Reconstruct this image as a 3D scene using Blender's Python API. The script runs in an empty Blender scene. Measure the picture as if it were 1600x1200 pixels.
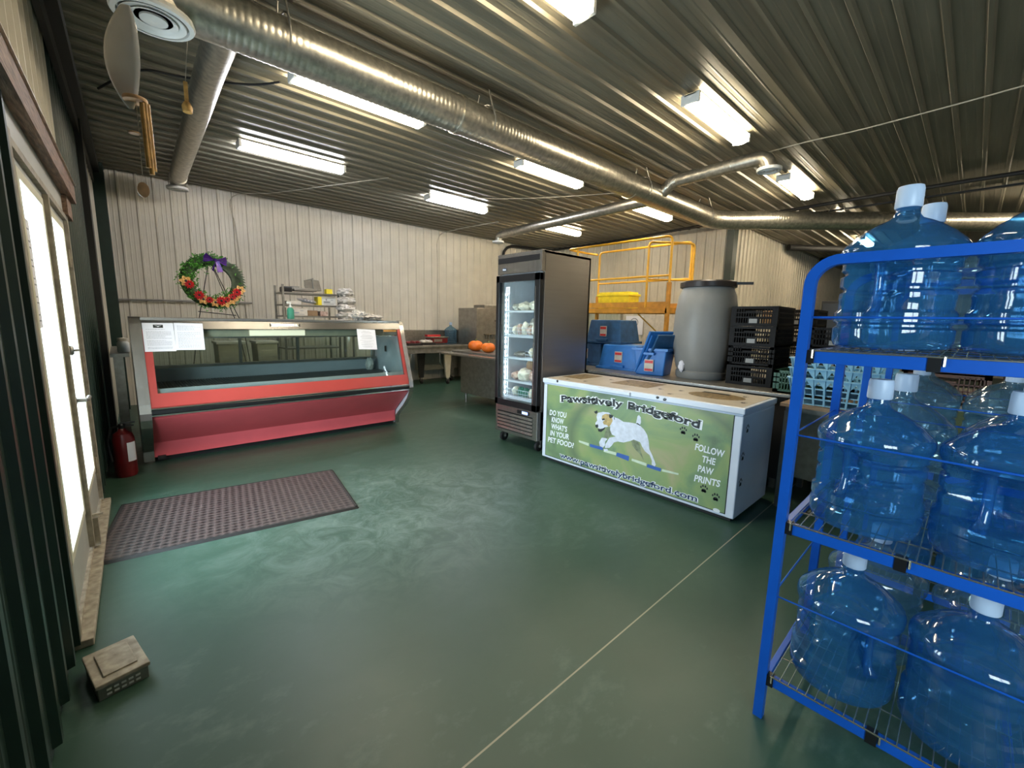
import bpy, math, random
from mathutils import Vector, Matrix, noise
S = bpy.context.scene
COL = S.collection
R = math.radians
V = Vector
random.seed(7)

# ------------------------------------------------------------ camera
cd = bpy.data.cameras.new('camera'); cam = bpy.data.objects.new('camera', cd); COL.objects.link(cam)
cd.sensor_width = 36; cd.sensor_fit = 'HORIZONTAL'; cd.lens = 36 * 661.76 / 1600
cd.clip_start = 0.02; cd.clip_end = 200
yaw, pitch, roll = R(42.808), R(-8.545), R(1.190)
fwd = V((math.sin(yaw) * math.cos(pitch), math.cos(yaw) * math.cos(pitch), math.sin(pitch)))
rgt = V((math.cos(yaw), -math.sin(yaw), 0)); upv = rgt.cross(fwd)
rr = rgt * math.cos(roll) + upv * math.sin(roll); uu = -rgt * math.sin(roll) + upv * math.cos(roll)
m = Matrix((rr, uu, -fwd)).transposed().to_4x4(); m.translation = V((0, 0, 1.44))
cam.matrix_world = m
S.camera = cam

# ------------------------------------------------------------ view + world (overcast daylight outside the doors)
S.view_settings.view_transform = 'Standard'; S.view_settings.look = 'None'
S.view_settings.gamma = 1; S.view_settings.use_curve_mapping = False
S.view_settings.exposure = 1.42
S.cycles.use_denoising = True
S.cycles.max_bounces = 8; S.cycles.diffuse_bounces = 4; S.cycles.glossy_bounces = 4
S.cycles.transparent_max_bounces = 40; S.cycles.sample_clamp_indirect = 6
S.cycles.caustics_reflective = False; S.cycles.caustics_refractive = False
W = bpy.data.worlds.new('sky'); S.world = W; W.use_nodes = True
bg = W.node_tree.nodes['Background']; bg.inputs[0].default_value = (.74, .87, 1.0, 1); bg.inputs[1].default_value = 10.0
LAMP = 18.5        # radiance of the tube fixtures

# ------------------------------------------------------------ materials
def newmat(name):
    m = bpy.data.materials.new(name); m.use_nodes = True
    return m, m.node_tree.nodes, m.node_tree.links, m.node_tree.nodes['Principled BSDF']
def mat(name, c, rough=.5, metal=0., var=.12, scale=12., bump=0., spec=.5, stretch=None, c2=None, trans=0.):
    m, n, l, p = newmat(name)
    tc = n.new('ShaderNodeTexCoord'); mp = n.new('ShaderNodeMapping'); nz = n.new('ShaderNodeTexNoise')
    nz.inputs['Scale'].default_value = scale; nz.inputs['Detail'].default_value = 4
    if stretch: mp.inputs['Scale'].default_value = stretch
    l.new(tc.outputs['Object'], mp.inputs[0]); l.new(mp.outputs[0], nz.inputs['Vector'])
    cr = n.new('ShaderNodeValToRGB'); a = cr.color_ramp.elements
    a[0].position = .3; a[1].position = .7
    c2 = c2 or tuple(min(1, x * (1 + var)) for x in c)
    a[0].color = (*[x * (1 - var) for x in c], 1); a[1].color = (*c2, 1)
    l.new(nz.outputs['Fac'], cr.inputs[0]); l.new(cr.outputs[0], p.inputs['Base Color'])
    p.inputs['Roughness'].default_value = rough; p.inputs['Metallic'].default_value = metal
    p.inputs['Specular IOR Level'].default_value = spec
    if trans: p.inputs['Transmission Weight'].default_value = trans
    if bump:
        b = n.new('ShaderNodeBump'); b.inputs['Strength'].default_value = bump; b.inputs['Distance'].default_value = .01
        l.new(nz.outputs['Fac'], b.inputs['Height']); l.new(b.outputs[0], p.inputs['Normal'])
    return m
def emit(name, c, s):
    m, n, l, p = newmat(name)
    p.inputs['Base Color'].default_value = (.8, .8, .8, 1)
    p.inputs['Emission Color'].default_value = (*c, 1); p.inputs['Emission Strength'].default_value = s
    return m
def clear(name, tint=(1, 1, 1), haze=0., hazecol=(1, 1, 1), rough=.02, edge=0., ior=1.45):
    """thin shell of glass or plastic: tinted see-through, fresnel gloss, a little haze"""
    m, n, l, p = newmat(name); n.remove(p)
    out = n['Material Output']
    tr = n.new('ShaderNodeBsdfTransparent'); gl = n.new('ShaderNodeBsdfGlossy'); gl.inputs['Roughness'].default_value = rough
    fr = n.new('ShaderNodeFresnel'); ge = n.new('ShaderNodeNewGeometry'); mr = n.new('ShaderNodeMapRange')   # thin wall: same gloss from both sides
    mr.inputs[3].default_value = ior; mr.inputs[4].default_value = 1 / ior
    l.new(ge.outputs['Backfacing'], mr.inputs[0]); l.new(mr.outputs[0], fr.inputs['IOR'])
    lw = n.new('ShaderNodeLayerWeight'); lw.inputs['Blend'].default_value = .35
    mc = n.new('ShaderNodeMix'); mc.data_type = 'RGBA'
    mc.inputs[6].default_value = (*tint, 1); mc.inputs[7].default_value = (*[t ** (1 + edge) for t in tint], 1)
    l.new(lw.outputs['Facing'], mc.inputs[0]); l.new(mc.outputs[2], tr.inputs[0])
    last = tr
    if haze:
        di = n.new('ShaderNodeBsdfDiffuse'); di.inputs[0].default_value = (*hazecol, 1)
        tl = n.new('ShaderNodeBsdfTranslucent'); tl.inputs[0].default_value = (*hazecol, 1)
        m1 = n.new('ShaderNodeMixShader'); m1.inputs[0].default_value = .5
        l.new(di.outputs[0], m1.inputs[1]); l.new(tl.outputs[0], m1.inputs[2])
        m2 = n.new('ShaderNodeMixShader'); m2.inputs[0].default_value = haze
        l.new(tr.outputs[0], m2.inputs[1]); l.new(m1.outputs[0], m2.inputs[2]); last = m2
    mx = n.new('ShaderNodeMixShader')
    l.new(fr.outputs[0], mx.inputs[0]); l.new(last.outputs[0], mx.inputs[1]); l.new(gl.outputs[0], mx.inputs[2])
    l.new(mx.outputs[0], out.inputs[0])
    return m

M = {}
M['ceil'] = mat('ceiling_dark_steel', (.205, .182, .130), .40, .2, .18, 3, stretch=(.3, 3, 1))
M['beige'] = mat('beige_steel', (.66, .60, .495), .38, 0, .05, 4)
M['white_rib'] = mat('cream_steel', (.50, .46, .37), .45, 0, .06, 4)
M['green_rib'] = mat('dark_green_steel', (.009, .026, .018), .42, 0, .2, 6)
M['black_trim'] = mat('black_trim', (.012, .012, .011), .5)
M['galv'] = mat('galvanised_steel', (.50, .47, .40), .34, .9, .25, 22)
M['steel'] = mat('stainless_steel', (.46, .44, .41), .26, .95, .1, 30, stretch=(1, 1, .05))
M['steel_dark'] = mat('dull_stainless', (.30, .285, .255), .36, .85, .15, 18)
M['steel_side'] = mat('brushed_stainless_side', (.36, .33, .30), .33, .9, .03, 40, stretch=(.05, 1, 1))
M['chrome'] = mat('chrome', (.75, .75, .74), .12, 1., .04)
M['wire'] = mat('chromed_wire', (.62, .58, .46), .25, .9, .1)
M['white'] = mat('white_enamel', (.70, .76, .86), .3, 0, .04, 5)
M['white_in'] = mat('white_liner', (.62, .66, .70), .35, 0, .04)
M['cream_lid'] = mat('worn_cream_lid', (.60, .54, .45), .3, 0, .10, 9)
M['brown_patch'] = mat('worn_brown_patch', (.17, .105, .03), .45, 0, .5, 30, c2=(.35, .25, .12))
M['paper'] = mat('white_paper', (.80, .78, .83), .7, 0, .02)
M['ink'] = mat('grey_print', (.30, .30, .33), .7)
M['black'] = mat('black_plastic', (.010, .010, .011), .32)
M['crate_black'] = mat('black_crate_plastic', (.006, .0055, .006), .55, 0, .2, 20, spec=.18)
M['black_matte'] = mat('black_matte', (.014, .013, .013), .6)
M['red'] = mat('coral_red_enamel', (.46, .060, .050), .30, 0, .05, 4)
M['red_low'] = mat('crimson_laminate', (.80, .125, .140), .45, 0, .05, 4)
M['door'] = mat('grey_door_paint', (.40, .40, .37), .45, 0, .06, 5)
M['frame'] = mat('weathered_frame', (.30, .26, .20), .6, 0, .3, 20)
M['lite'] = mat('cream_lite_frame', (.66, .62, .48), .45, 0, .04)
M['beam'] = mat('old_wood_beam', (.17, .095, .06), .65, 0, .45, 14, .4, stretch=(6, .6, 6), c2=(.30, .18, .12))
M['sill'] = mat('dirty_threshold', (.36, .31, .23), .6, 0, .4, 25, c2=(.45, .40, .31))
M['blue'] = mat('blue_powder_coat', (.006, .090, .46), .33, 0, .06)
M['blue_dull'] = mat('dull_blue_plastic', (.020, .085, .20), .5, 0, .25, 14)
M['blue_bin'] = mat('blue_plastic_tote', (.022, .16, .50), .42, 0, .12, 10)
M['yellow'] = mat('yellow_scaffold_paint', (.80, .42, .028), .4, 0, .12, 8)
M['orange_dk'] = mat('ochre_platform', (.60, .27, .030), .45, 0, .25, 8)
M['tote_y'] = mat('yellow_tote_plastic', (.85, .68, .03), .4)
M['barrel'] = mat('grey_drum_plastic', (.25, .25, .24), .45, 0, .08, 5)
M['brown_band'] = mat('drum_band', (.035, .027, .025), .35, .3)
M['aqua'] = mat('pale_blue_crate', (.25, .50, .66), .4, 0, .06)
M['green_pl'] = mat('green_crate', (.03, .11, .07), .45)
M['wood'] = mat('slat_wood', (.32, .21, .12), .6, 0, .3, 16, stretch=(8, .5, 8))
M['wood_lt'] = mat('pale_wood', (.62, .36, .18), .5, 0, .25, 40)
M['bamboo'] = mat('bamboo', (.50, .28, .08), .45, 0, .3, 30)
M['chime'] = mat('glossy_grey_shell', (.80, .81, .84), .14, .1, .2, 20, c2=(.62, .62, .62))
M['counter'] = mat('worn_counter_top', (.24, .225, .20), .32, .6, .25, 10)
M['pumpkin'] = mat('pumpkin_skin', (.80, .17, .015), .4, 0, .15, 10)
M['stem'] = mat('pumpkin_stem', (.12, .14, .04), .7)
M['rubber'] = mat('rubber', (.016, .015, .015), .55)
M['ext'] = mat('extinguisher_red', (.13, .006, .008), .3)
M['leaf'] = mat('artificial_leaves', (.07, .28, .03), .5, 0, .5, 30, c2=(.17, .52, .07))
M['leaf_dk'] = mat('dark_leaf_fabric', (.035, .06, .025), .6, 0, .4, 30)
M['petal'] = mat('red_petal', (.55, .008, .014), .5, 0, .3, 60)
M['petal_y'] = mat('orange_petal', (.85, .38, .06), .5, 0, .3, 60, c2=(.95, .65, .25))
M['purple'] = mat('purple_satin', (.085, .022, .24), .22, .2, .3, 20)
M['pipe'] = mat('conduit', (.33, .31, .27), .4, .6)
M['cable'] = mat('off_white_cable', (.50, .45, .36), .5)
M['plastic_w'] = mat('white_plastic', (.75, .74, .70), .4, 0, .04)
M['bag'] = mat('thin_plastic_bags', (.62, .58, .54), .35, 0, .12, 25, .5)
M['cap'] = mat('pale_blue_cap', (.50, .62, .78), .4, 0, .04)
M['deck'] = mat('grey_deck_wire', (.19, .20, .21), .4, .2)
M['black_steel'] = mat('dark_polished_band', (.16, .155, .15), .25, .9, .1)
M['tape'] = mat('label_orange', (.75, .35, .05), .5)
M['label_red'] = mat('label_red', (.6, .03, .03), .5)
M['navy'] = mat('navy_print', (.012, .04, .12), .5)
M['panelblue'] = mat('blue_pole_print', (.04, .12, .42), .5)
M['paleprint'] = mat('pale_print', (.60, .70, .55), .5)
M['dogwhite'] = mat('white_fur_print', (.70, .74, .84), .5, 0, .12, 25)
M['dogtan'] = mat('tan_fur_print', (.55, .40, .16), .5, 0, .3, 25)
M['dogshade'] = mat('grey_fur_print', (.20, .24, .14), .5, 0, .3, 25)
M['whiteprint'] = mat('white_print', (.86, .90, .93), .5, 0, .02)
M['blackprint'] = mat('black_print', (.012, .018, .02), .5)
M['box_br'] = mat('cardboard', (.32, .20, .11), .7)
M['box_w'] = mat('white_carton', (.62, .56, .48), .6)
M['meat'] = mat('wrapped_meat', (.55, .27, .22), .3, 0, .35, 25, .3, c2=(.80, .62, .52))
M['pack'] = mat('wrapped_pack', (.80, .75, .62), .3, 0, .2, 25, .3)
M['pack_g'] = mat('clear_bagged_pack', (.45, .43, .36), .25, 0, .3, 25, .3)
M['brown_crate'] = mat('brown_crate', (.17, .10, .085), .5)
M['machine'] = mat('machine_steel', (.33, .31, .28), .35, .8, .15, 10)
M['beige_box'] = mat('beige_cabinet', (.40, .36, .27), .45, 0, .1)
M['sanit'] = clear('green_gel', (.30, .75, .62), .35, (.25, .75, .6))
M['glass'] = clear('glass_pane', (.93, .96, .95))
M['glass_case'] = clear('case_glass', (.80, .85, .83))
M['btl_blue'] = clear('blue_bottle_plastic', (.40, .68, .90), .24, (.09, .37, .68), .05, 1.8, 1.6)
M['btl_pale'] = clear('pale_bottle_plastic', (.66, .83, .92), .17, (.28, .48, .62), .05, 1.8, 1.6)
M['tube_warm'] = emit('warm_tube_light', (1, .86, .62), LAMP)
M['tube_cool'] = emit('cool_tube_light', (.86, .90, 1.0), LAMP)
M['case_glow'] = emit('case_glow', (1, .86, .55), .35)
M['led'] = emit('fridge_led', (.80, .92, 1.0), 14)
M['display'] = emit('blue_display', (.10, .22, .9), .8)

# mat with holes pattern: dark rubber with small raised rings
def rubber_mat():
    m, n, l, p = newmat('rubber_floor_mat')
    tc = n.new('ShaderNodeTexCoord'); v = n.new('ShaderNodeTexVoronoi'); v.inputs['Scale'].default_value = 22; v.inputs['Randomness'].default_value = .05
    cr = n.new('ShaderNodeValToRGB'); cr.color_ramp.elements[0].position = .30; cr.color_ramp.elements[1].position = .62
    cr.color_ramp.elements[0].color = (.006, .005, .005, 1); cr.color_ramp.elements[1].color = (.082, .062, .058, 1)
    l.new(tc.outputs['Object'], v.inputs['Vector']); l.new(v.outputs['Distance'], cr.inputs[0]); l.new(cr.outputs[0], p.inputs['Base Color'])
    b = n.new('ShaderNodeBump'); b.inputs['Strength'].default_value = .6; b.inputs['Distance'].default_value = .008
    l.new(v.outputs['Distance'], b.inputs['Height']); l.new(b.outputs[0], p.inputs['Normal'])
    p.inputs['Roughness'].default_value = .42
    return m
M['mat'] = rubber_mat()

def floor_mat():
    m, n, l, p = newmat('green_epoxy_floor')
    tc = n.new('ShaderNodeTexCoord')
    big = n.new('ShaderNodeTexNoise'); big.inputs['Scale'].default_value = .9; big.inputs['Detail'].default_value = 5
    sm = n.new('ShaderNodeTexNoise'); sm.inputs['Scale'].default_value = 7; sm.inputs['Detail'].default_value = 9; sm.inputs['Roughness'].default_value = .7
    mpx = n.new('ShaderNodeMapping'); mpx.inputs['Scale'].default_value = (1, 1.6, 1); mpx.inputs['Rotation'].default_value = (0, 0, .5)
    l.new(tc.outputs['Object'], big.inputs['Vector']); l.new(tc.outputs['Object'], mpx.inputs[0]); l.new(mpx.outputs[0], sm.inputs['Vector'])
    base = n.new('ShaderNodeValToRGB'); e = base.color_ramp.elements
    e[0].position = .35; e[1].position = .7; e[0].color = (.026, .066, .045, 1); e[1].color = (.038, .086, .061, 1)
    l.new(big.outputs['Fac'], base.inputs[0])
    # dusty scuffs
    mul = n.new('ShaderNodeMath'); mul.operation = 'MULTIPLY'; l.new(big.outputs['Fac'], mul.inputs[0]); l.new(sm.outputs['Fac'], mul.inputs[1])
    sr = n.new('ShaderNodeValToRGB'); sr.color_ramp.elements[0].position = .29; sr.color_ramp.elements[1].position = .42
    l.new(mul.outputs[0], sr.inputs[0])
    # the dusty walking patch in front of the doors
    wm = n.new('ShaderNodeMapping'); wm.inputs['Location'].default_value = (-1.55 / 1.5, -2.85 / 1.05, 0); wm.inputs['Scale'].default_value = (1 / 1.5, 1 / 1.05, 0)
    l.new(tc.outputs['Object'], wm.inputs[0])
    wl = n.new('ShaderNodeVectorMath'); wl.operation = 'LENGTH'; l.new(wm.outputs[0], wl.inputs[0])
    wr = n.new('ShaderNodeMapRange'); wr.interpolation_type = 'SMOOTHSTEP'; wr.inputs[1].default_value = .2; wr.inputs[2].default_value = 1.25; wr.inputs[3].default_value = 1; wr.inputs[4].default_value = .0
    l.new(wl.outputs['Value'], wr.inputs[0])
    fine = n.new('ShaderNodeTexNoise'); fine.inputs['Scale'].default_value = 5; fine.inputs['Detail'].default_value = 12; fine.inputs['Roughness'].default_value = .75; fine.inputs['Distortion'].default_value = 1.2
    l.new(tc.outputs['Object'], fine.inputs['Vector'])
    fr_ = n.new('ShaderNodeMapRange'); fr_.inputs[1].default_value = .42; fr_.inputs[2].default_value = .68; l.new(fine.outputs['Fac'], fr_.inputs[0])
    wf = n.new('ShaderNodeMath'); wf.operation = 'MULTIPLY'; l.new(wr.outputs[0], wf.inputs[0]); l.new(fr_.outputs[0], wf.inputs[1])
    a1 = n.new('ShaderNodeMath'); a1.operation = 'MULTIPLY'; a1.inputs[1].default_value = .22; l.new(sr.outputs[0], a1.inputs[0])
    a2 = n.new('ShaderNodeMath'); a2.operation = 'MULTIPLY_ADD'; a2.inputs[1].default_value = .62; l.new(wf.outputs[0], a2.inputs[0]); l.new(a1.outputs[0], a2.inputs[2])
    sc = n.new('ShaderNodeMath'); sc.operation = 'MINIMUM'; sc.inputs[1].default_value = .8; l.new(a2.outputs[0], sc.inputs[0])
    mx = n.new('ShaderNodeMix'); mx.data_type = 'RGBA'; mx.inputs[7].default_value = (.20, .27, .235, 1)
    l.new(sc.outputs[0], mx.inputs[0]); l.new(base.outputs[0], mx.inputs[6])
    # control joints in the slab
    sx = n.new('ShaderNodeSeparateXYZ'); l.new(tc.outputs['Object'], sx.inputs[0])
    last = mx.outputs[2]
    for y0 in (.952, 5.72):
        s = n.new('ShaderNodeMath'); s.operation = 'SUBTRACT'; s.inputs[1].default_value = y0; l.new(sx.outputs['Y'], s.inputs[0])
        a = n.new('ShaderNodeMath'); a.operation = 'ABSOLUTE'; l.new(s.outputs[0], a.inputs[0])
        c = n.new('ShaderNodeMath'); c.operation = 'LESS_THAN'; c.inputs[1].default_value = .0035; l.new(a.outputs[0], c.inputs[0])
        k = n.new('ShaderNodeMix'); k.data_type = 'RGBA'; k.inputs[7].default_value = (.30, .30, .22, 1)
        l.new(c.outputs[0], k.inputs[0]); l.new(last, k.inputs[6]); last = k.outputs[2]
    l.new(last, p.inputs['Base Color'])
    ro = n.new('ShaderNodeMapRange'); ro.inputs[3].default_value = .30; ro.inputs[4].default_value = .52
    l.new(sm.outputs['Fac'], ro.inputs[0]); l.new(ro.outputs[0], p.inputs['Roughness'])
    b = n.new('ShaderNodeBump'); b.inputs['Strength'].default_value = .06; b.inputs['Distance'].default_value = .01
    l.new(sm.outputs['Fac'], b.inputs['Height']); l.new(b.outputs[0], p.inputs['Normal'])
    return m
M['floor'] = floor_mat()

def picture_mat():
    """blurred green meadow photograph printed on the freezer"""
    m, n, l, p = newmat('meadow_print')
    tc = n.new('ShaderNodeTexCoord'); nz = n.new('ShaderNodeTexNoise'); nz.inputs['Scale'].default_value = 2.6; nz.inputs['Detail'].default_value = 6
    nz.inputs['Distortion'].default_value = .8
    l.new(tc.outputs['Object'], nz.inputs['Vector'])
    cr = n.new('ShaderNodeValToRGB'); e = cr.color_ramp.elements
    e[0].position = .30; e[0].color = (.12, .17, .11, 1); e[1].position = .72; e[1].color = (.40, .38, .21, 1)
    k = cr.color_ramp.elements.new(.45); k.color = (.20, .31, .155, 1)
    k = cr.color_ramp.elements.new(.58); k.color = (.29, .38, .155, 1)
    l.new(nz.outputs['Fac'], cr.inputs[0])
    # darker ring of the tunnel behind the dog
    mp = n.new('ShaderNodeMapping'); mp.inputs['Location'].default_value = (0, 1.0, -.42); mp.inputs['Scale'].default_value = (0, .82, 1.25)
    l.new(tc.outputs['Object'], mp.inputs[0])
    ln = n.new('ShaderNodeVectorMath'); ln.operation = 'LENGTH'; l.new(mp.outputs[0], ln.inputs[0])
    rg = n.new('ShaderNodeValToRGB'); q = rg.color_ramp.elements
    q[0].position = .60; q[0].color = (0, 0, 0, 1); q[1].position = .80; q[1].color = (0, 0, 0, 1)
    k = q.new(.68); k.color = (.75, .75, .75, 1)
    l.new(ln.outputs['Value'], rg.inputs[0])
    mx = n.new('ShaderNodeMix'); mx.data_type = 'RGBA'; mx.inputs[7].default_value = (.12, .17, .11, 1)
    l.new(rg.outputs[0], mx.inputs[0]); l.new(cr.outputs[0], mx.inputs[6]); l.new(mx.outputs[2], p.inputs['Base Color'])
    p.inputs['Roughness'].default_value = .35
    return m
M['picture'] = picture_mat()

# ------------------------------------------------------------ mesh builder
class MB:
    def __init__(s): s.v = []; s.f = []; s.mi = []; s.mats = []; s.cur = 0; s.xf = None
    def use(s, key):
        mt = M[key] if isinstance(key, str) else key
        if mt not in s.mats: s.mats.append(mt)
        s.cur = s.mats.index(mt); return s
    def add(s, vs, fs):
        o = len(s.v)
        s.v += [(s.xf @ V(p)) if s.xf else V(p) for p in vs]
        for f in fs: s.f.append([i + o for i in f]); s.mi.append(s.cur)
        return s
    def box(s, x0, x1, y0, y1, z0, z1):
        vs = [(x, y, z) for x in (x0, x1) for y in (y0, y1) for z in (z0, z1)]
        return s.add(vs, [(0, 1, 3, 2), (4, 6, 7, 5), (0, 4, 5, 1), (2, 3, 7, 6), (0, 2, 6, 4), (1, 5, 7, 3)])
    def bar(s, a, b, w, h=None, up=(0, 0, 1)):
        h = h or w; a = V(a); b = V(b); d = (b - a).normalized(); up = V(up)
        if abs(d.dot(up)) > .95: up = V((1, 0, 0))
        r = d.cross(up).normalized() * w / 2; u = r.cross(d).normalized() * h / 2
        vs = [p + sr * r + su * u for p in (a, b) for sr, su in ((-1, -1), (1, -1), (1, 1), (-1, 1))]
        return s.add(vs, [(3, 2, 1, 0), (4, 5, 6, 7)] + [(i, (i + 1) % 4, 4 + (i + 1) % 4, 4 + i) for i in range(4)])
    def tube(s, pts, r, n=12, caps=True, ring=None):
        pts = [V(p) for p in pts]; N = len(pts); vs = []; fs = []
        rs = r if isinstance(r, (list, tuple)) else [r] * N
        pu = None
        for i, p in enumerate(pts):
            d = (pts[min(i + 1, N - 1)] - pts[max(i - 1, 0)]).normalized()
            if pu is None:
                pu = V((0, 0, 1)) if abs(d.z) < .9 else V((1, 0, 0))
            pu = (pu - d * pu.dot(d)).normalized(); q = d.cross(pu)
            for k in range(n):
                a = 2 * math.pi * k / n
                vs.append(p + (pu * math.cos(a) + q * math.sin(a)) * rs[i])
        for i in range(N - 1):
            for k in range(n):
                fs.append((i * n + k, i * n + (k + 1) % n, (i + 1) * n + (k + 1) % n, (i + 1) * n + k))
        if caps: fs += [tuple(range(n))[::-1], tuple(range((N - 1) * n, N * n))]
        return s.add(vs, fs)
    def lathe(s, prof, c=(0, 0, 0), n=32, axis='z', fn=None):
        vs = []; fs = []; c = V(c)
        for (r, z) in prof:
            for k in range(n):
                a = 2 * math.pi * k / n
                rad = fn(r, z, a) if fn else r
                p = (rad * math.cos(a), rad * math.sin(a), z)
                if axis == 'x': p = (p[2], p[0], p[1])
                if axis == 'y': p = (p[0], p[2], p[1])
                vs.append(V(p) + c)
        N = len(prof)
        for i in range(N - 1):
            for k in range(n):
                fs.append((i * n + k, i * n + (k + 1) % n, (i + 1) * n + (k + 1) % n, (i + 1) * n + k))
        if prof[0][0] > 1e-4: fs.append(tuple(range(n))[::-1])
        if prof[-1][0] > 1e-4: fs.append(tuple(range((N - 1) * n, N * n)))
        return s.add(vs, fs)
    def prism(s, poly, a, b, axis='x'):
        """polygon in the plane across axis, extruded from a to b"""
        def P(q, t): return {'x': (t, q[0], q[1]), 'y': (q[0], t, q[1]), 'z': (q[0], q[1], t)}[axis]
        n = len(poly); vs = [P(q, a) for q in poly] + [P(q, b) for q in poly]
        return s.add(vs, [tuple(range(n))[::-1], tuple(range(n, 2 * n))] + [(i, (i + 1) % n, n + (i + 1) % n, n + i) for i in range(n)])
    def poly(s, pts): return s.add(pts, [tuple(range(len(pts)))])
    def blob(s, c, rx, ry, rz, amp=.12, fr=3., seed=0, n=14):
        vs = []; fs = []; c = V(c)
        for i in range(n + 1):
            th = math.pi * i / n
            for k in range(n * 2):
                ph = math.pi * k / n
                d = V((math.sin(th) * math.cos(ph), math.sin(th) * math.sin(ph), math.cos(th)))
                f = 1 + amp * noise.noise(d * fr + V((seed * 3.1, seed, 0)))
                vs.append(c + V((d.x * rx, d.y * ry, d.z * rz)) * f)
        m2 = n * 2
        for i in range(n):
            for k in range(m2): fs.append((i * m2 + k, (i + 1) * m2 + k, (i + 1) * m2 + (k + 1) % m2, i * m2 + (k + 1) % m2))
        return s.add(vs, fs)
    def build(s, name, parent=None, bevel=0, smooth=False, loc=None, rot=None, mats=None):
        me = bpy.data.meshes.new(name); me.from_pydata([tuple(p) for p in s.v], [], s.f)
        for mt in s.mats: me.materials.append(mt)
        for p, i in zip(me.polygons, s.mi): p.material_index = i
        me.validate(); me.update()
        o = bpy.data.objects.new(name, me); COL.objects.link(o)
        if parent: o.parent = parent
        if loc: o.location = loc
        if rot: o.rotation_euler = rot
        if smooth:
            for p in me.polygons: p.use_smooth = True
            me.set_sharp_from_angle(angle=R(38))
        if bevel:
            b = o.modifiers.new('bevel', 'BEVEL'); b.width = bevel; b.segments = 2; b.limit_method = 'ANGLE'
        return o
def mb(key): return MB().use(key)
def tag(o, label, cat, group=None, kind=None):
    o['label'] = label; o['category'] = cat
    if group: o['group'] = group
    if kind: o['kind'] = kind
    return o
def thing(name, loc, label, cat, group=None, rz=0.):
    e = bpy.data.objects.new(name, None); COL.objects.link(e); e.location = loc; e.rotation_euler = (0, 0, rz)
    e.empty_display_size = .1
    return tag(e, label, cat, group)
def struct(o): o['kind'] = 'structure'; return o
def copy_tree(o, parent=None):
    c = o.copy(); COL.objects.link(c)
    if parent: c.parent = parent
    for ch in [x for x in KIDS(o)]: copy_tree(ch, c)
    return c
def KIDS(o): return [x for x in bpy.data.objects if x.parent == o]
def dup(o, loc, rz, label, group=None):
    c = copy_tree(o); c.location = loc; c.rotation_euler = (0, 0, rz); c['label'] = label
    if group: c['group'] = group
    return c
def arc(c, r, a0, a1, n, plane='xz'):
    out = []
    for i in range(n + 1):
        a = R(a0 + (a1 - a0) * i / n); u, w = r * math.cos(a), r * math.sin(a)
        out.append(V(c) + V({'xz': (u, 0, w), 'yz': (0, u, w), 'xy': (u, w, 0)}[plane]))
    return out

def rib_profile(L, pitch=.2065, h=.018, w=.045, minor=True, start=0., mh=.0035):
    """list of (distance, height) for a ribbed steel sheet L long"""
    pts = [(0, 0)]; t = start
    while t < L - .06:
        if t > .01:
            pts += [(t, 0), (t + .012, h), (t + w - .012, h), (t + w, 0)]
        if minor:
            for q in (.34, .68):
                a = t + w + (pitch - w) * q
                if a > .01 and a < L - .03: pts += [(a - .010, 0), (a - .004, mh), (a + .004, mh), (a + .010, 0)]
        t += pitch
    pts.append((L, 0))
    return pts
def sheet(b, o, du, dv, dn, U, Vv, **k):
    """ribs run along dv; profile across du; dn is the room side"""
    o, du, dv, dn = V(o), V(du), V(dv), V(dn)
    pr = rib_profile(U, **k); n = len(pr); vs = []
    for t in (0, Vv):
        for (d, h) in pr: vs.append(o + du * d + dn * h + dv * t)
    b.add(vs, [(i, i + 1, n + i + 1, n + i) for i in range(n - 1)])
    return b

# ------------------------------------------------------------ text
def text2d(s, size, bold=0., shear=0., serif=0.):
    cu = bpy.data.curves.new('t', 'FONT'); cu.body = s; cu.size = size; cu.offset = bold; cu.shear = shear; cu.resolution_u = 3
    ob = bpy.data.objects.new('t', cu); COL.objects.link(ob)
    bpy.context.view_layer.update()
    dg = bpy.context.evaluated_depsgraph_get()
    me = bpy.data.meshes.new_from_object(ob.evaluated_get(dg))
    vs = [(v.co.x, v.co.y) for v in me.vertices]; fs = [tuple(p.vertices) for p in me.polygons]
    if serif:
        cnt = {}
        for f in fs:
            for i in range(len(f)):
                e = tuple(sorted((f[i], f[(i + 1) % len(f)]))); cnt[e] = cnt.get(e, 0) + 1
        for (a, b), c in cnt.items():
            if c != 1: continue
            (x0, y0), (x1, y1) = vs[a], vs[b]
            if abs(y0 - y1) < size * .01 and size * .05 < abs(x0 - x1) < size * .15:
                lo = min(x0, x1) - serif; hi = max(x0, x1) + serif
                up = y0 < size * .3
                ya, yb = (y0, y0 + serif * .75) if up else (y0 - serif * .75, y0)
                o = len(vs); vs += [(lo, ya), (hi, ya), (hi, yb), (lo, yb)]; fs.append((o, o + 1, o + 2, o + 3))
    bpy.data.objects.remove(ob); bpy.data.meshes.remove(me); bpy.data.curves.remove(cu)
    w = (min([p[0] for p in vs], default=0), max([p[0] for p in vs], default=0))
    return vs, fs, w
def put_text(b, s, fn, size, width=None, align='L', **k):
    """fn(u, v) -> 3-D point; width forces the overall width"""
    vs, fs, (x0, x1) = text2d(s, size, **k)
    sc = (width / (x1 - x0)) if width else 1
    W_ = (x1 - x0) * sc
    off = {'L': 0, 'C': -W_ / 2, 'R': -W_}[align]
    b.add([fn((x - x0) * sc + off, y) for x, y in vs], fs)

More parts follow.
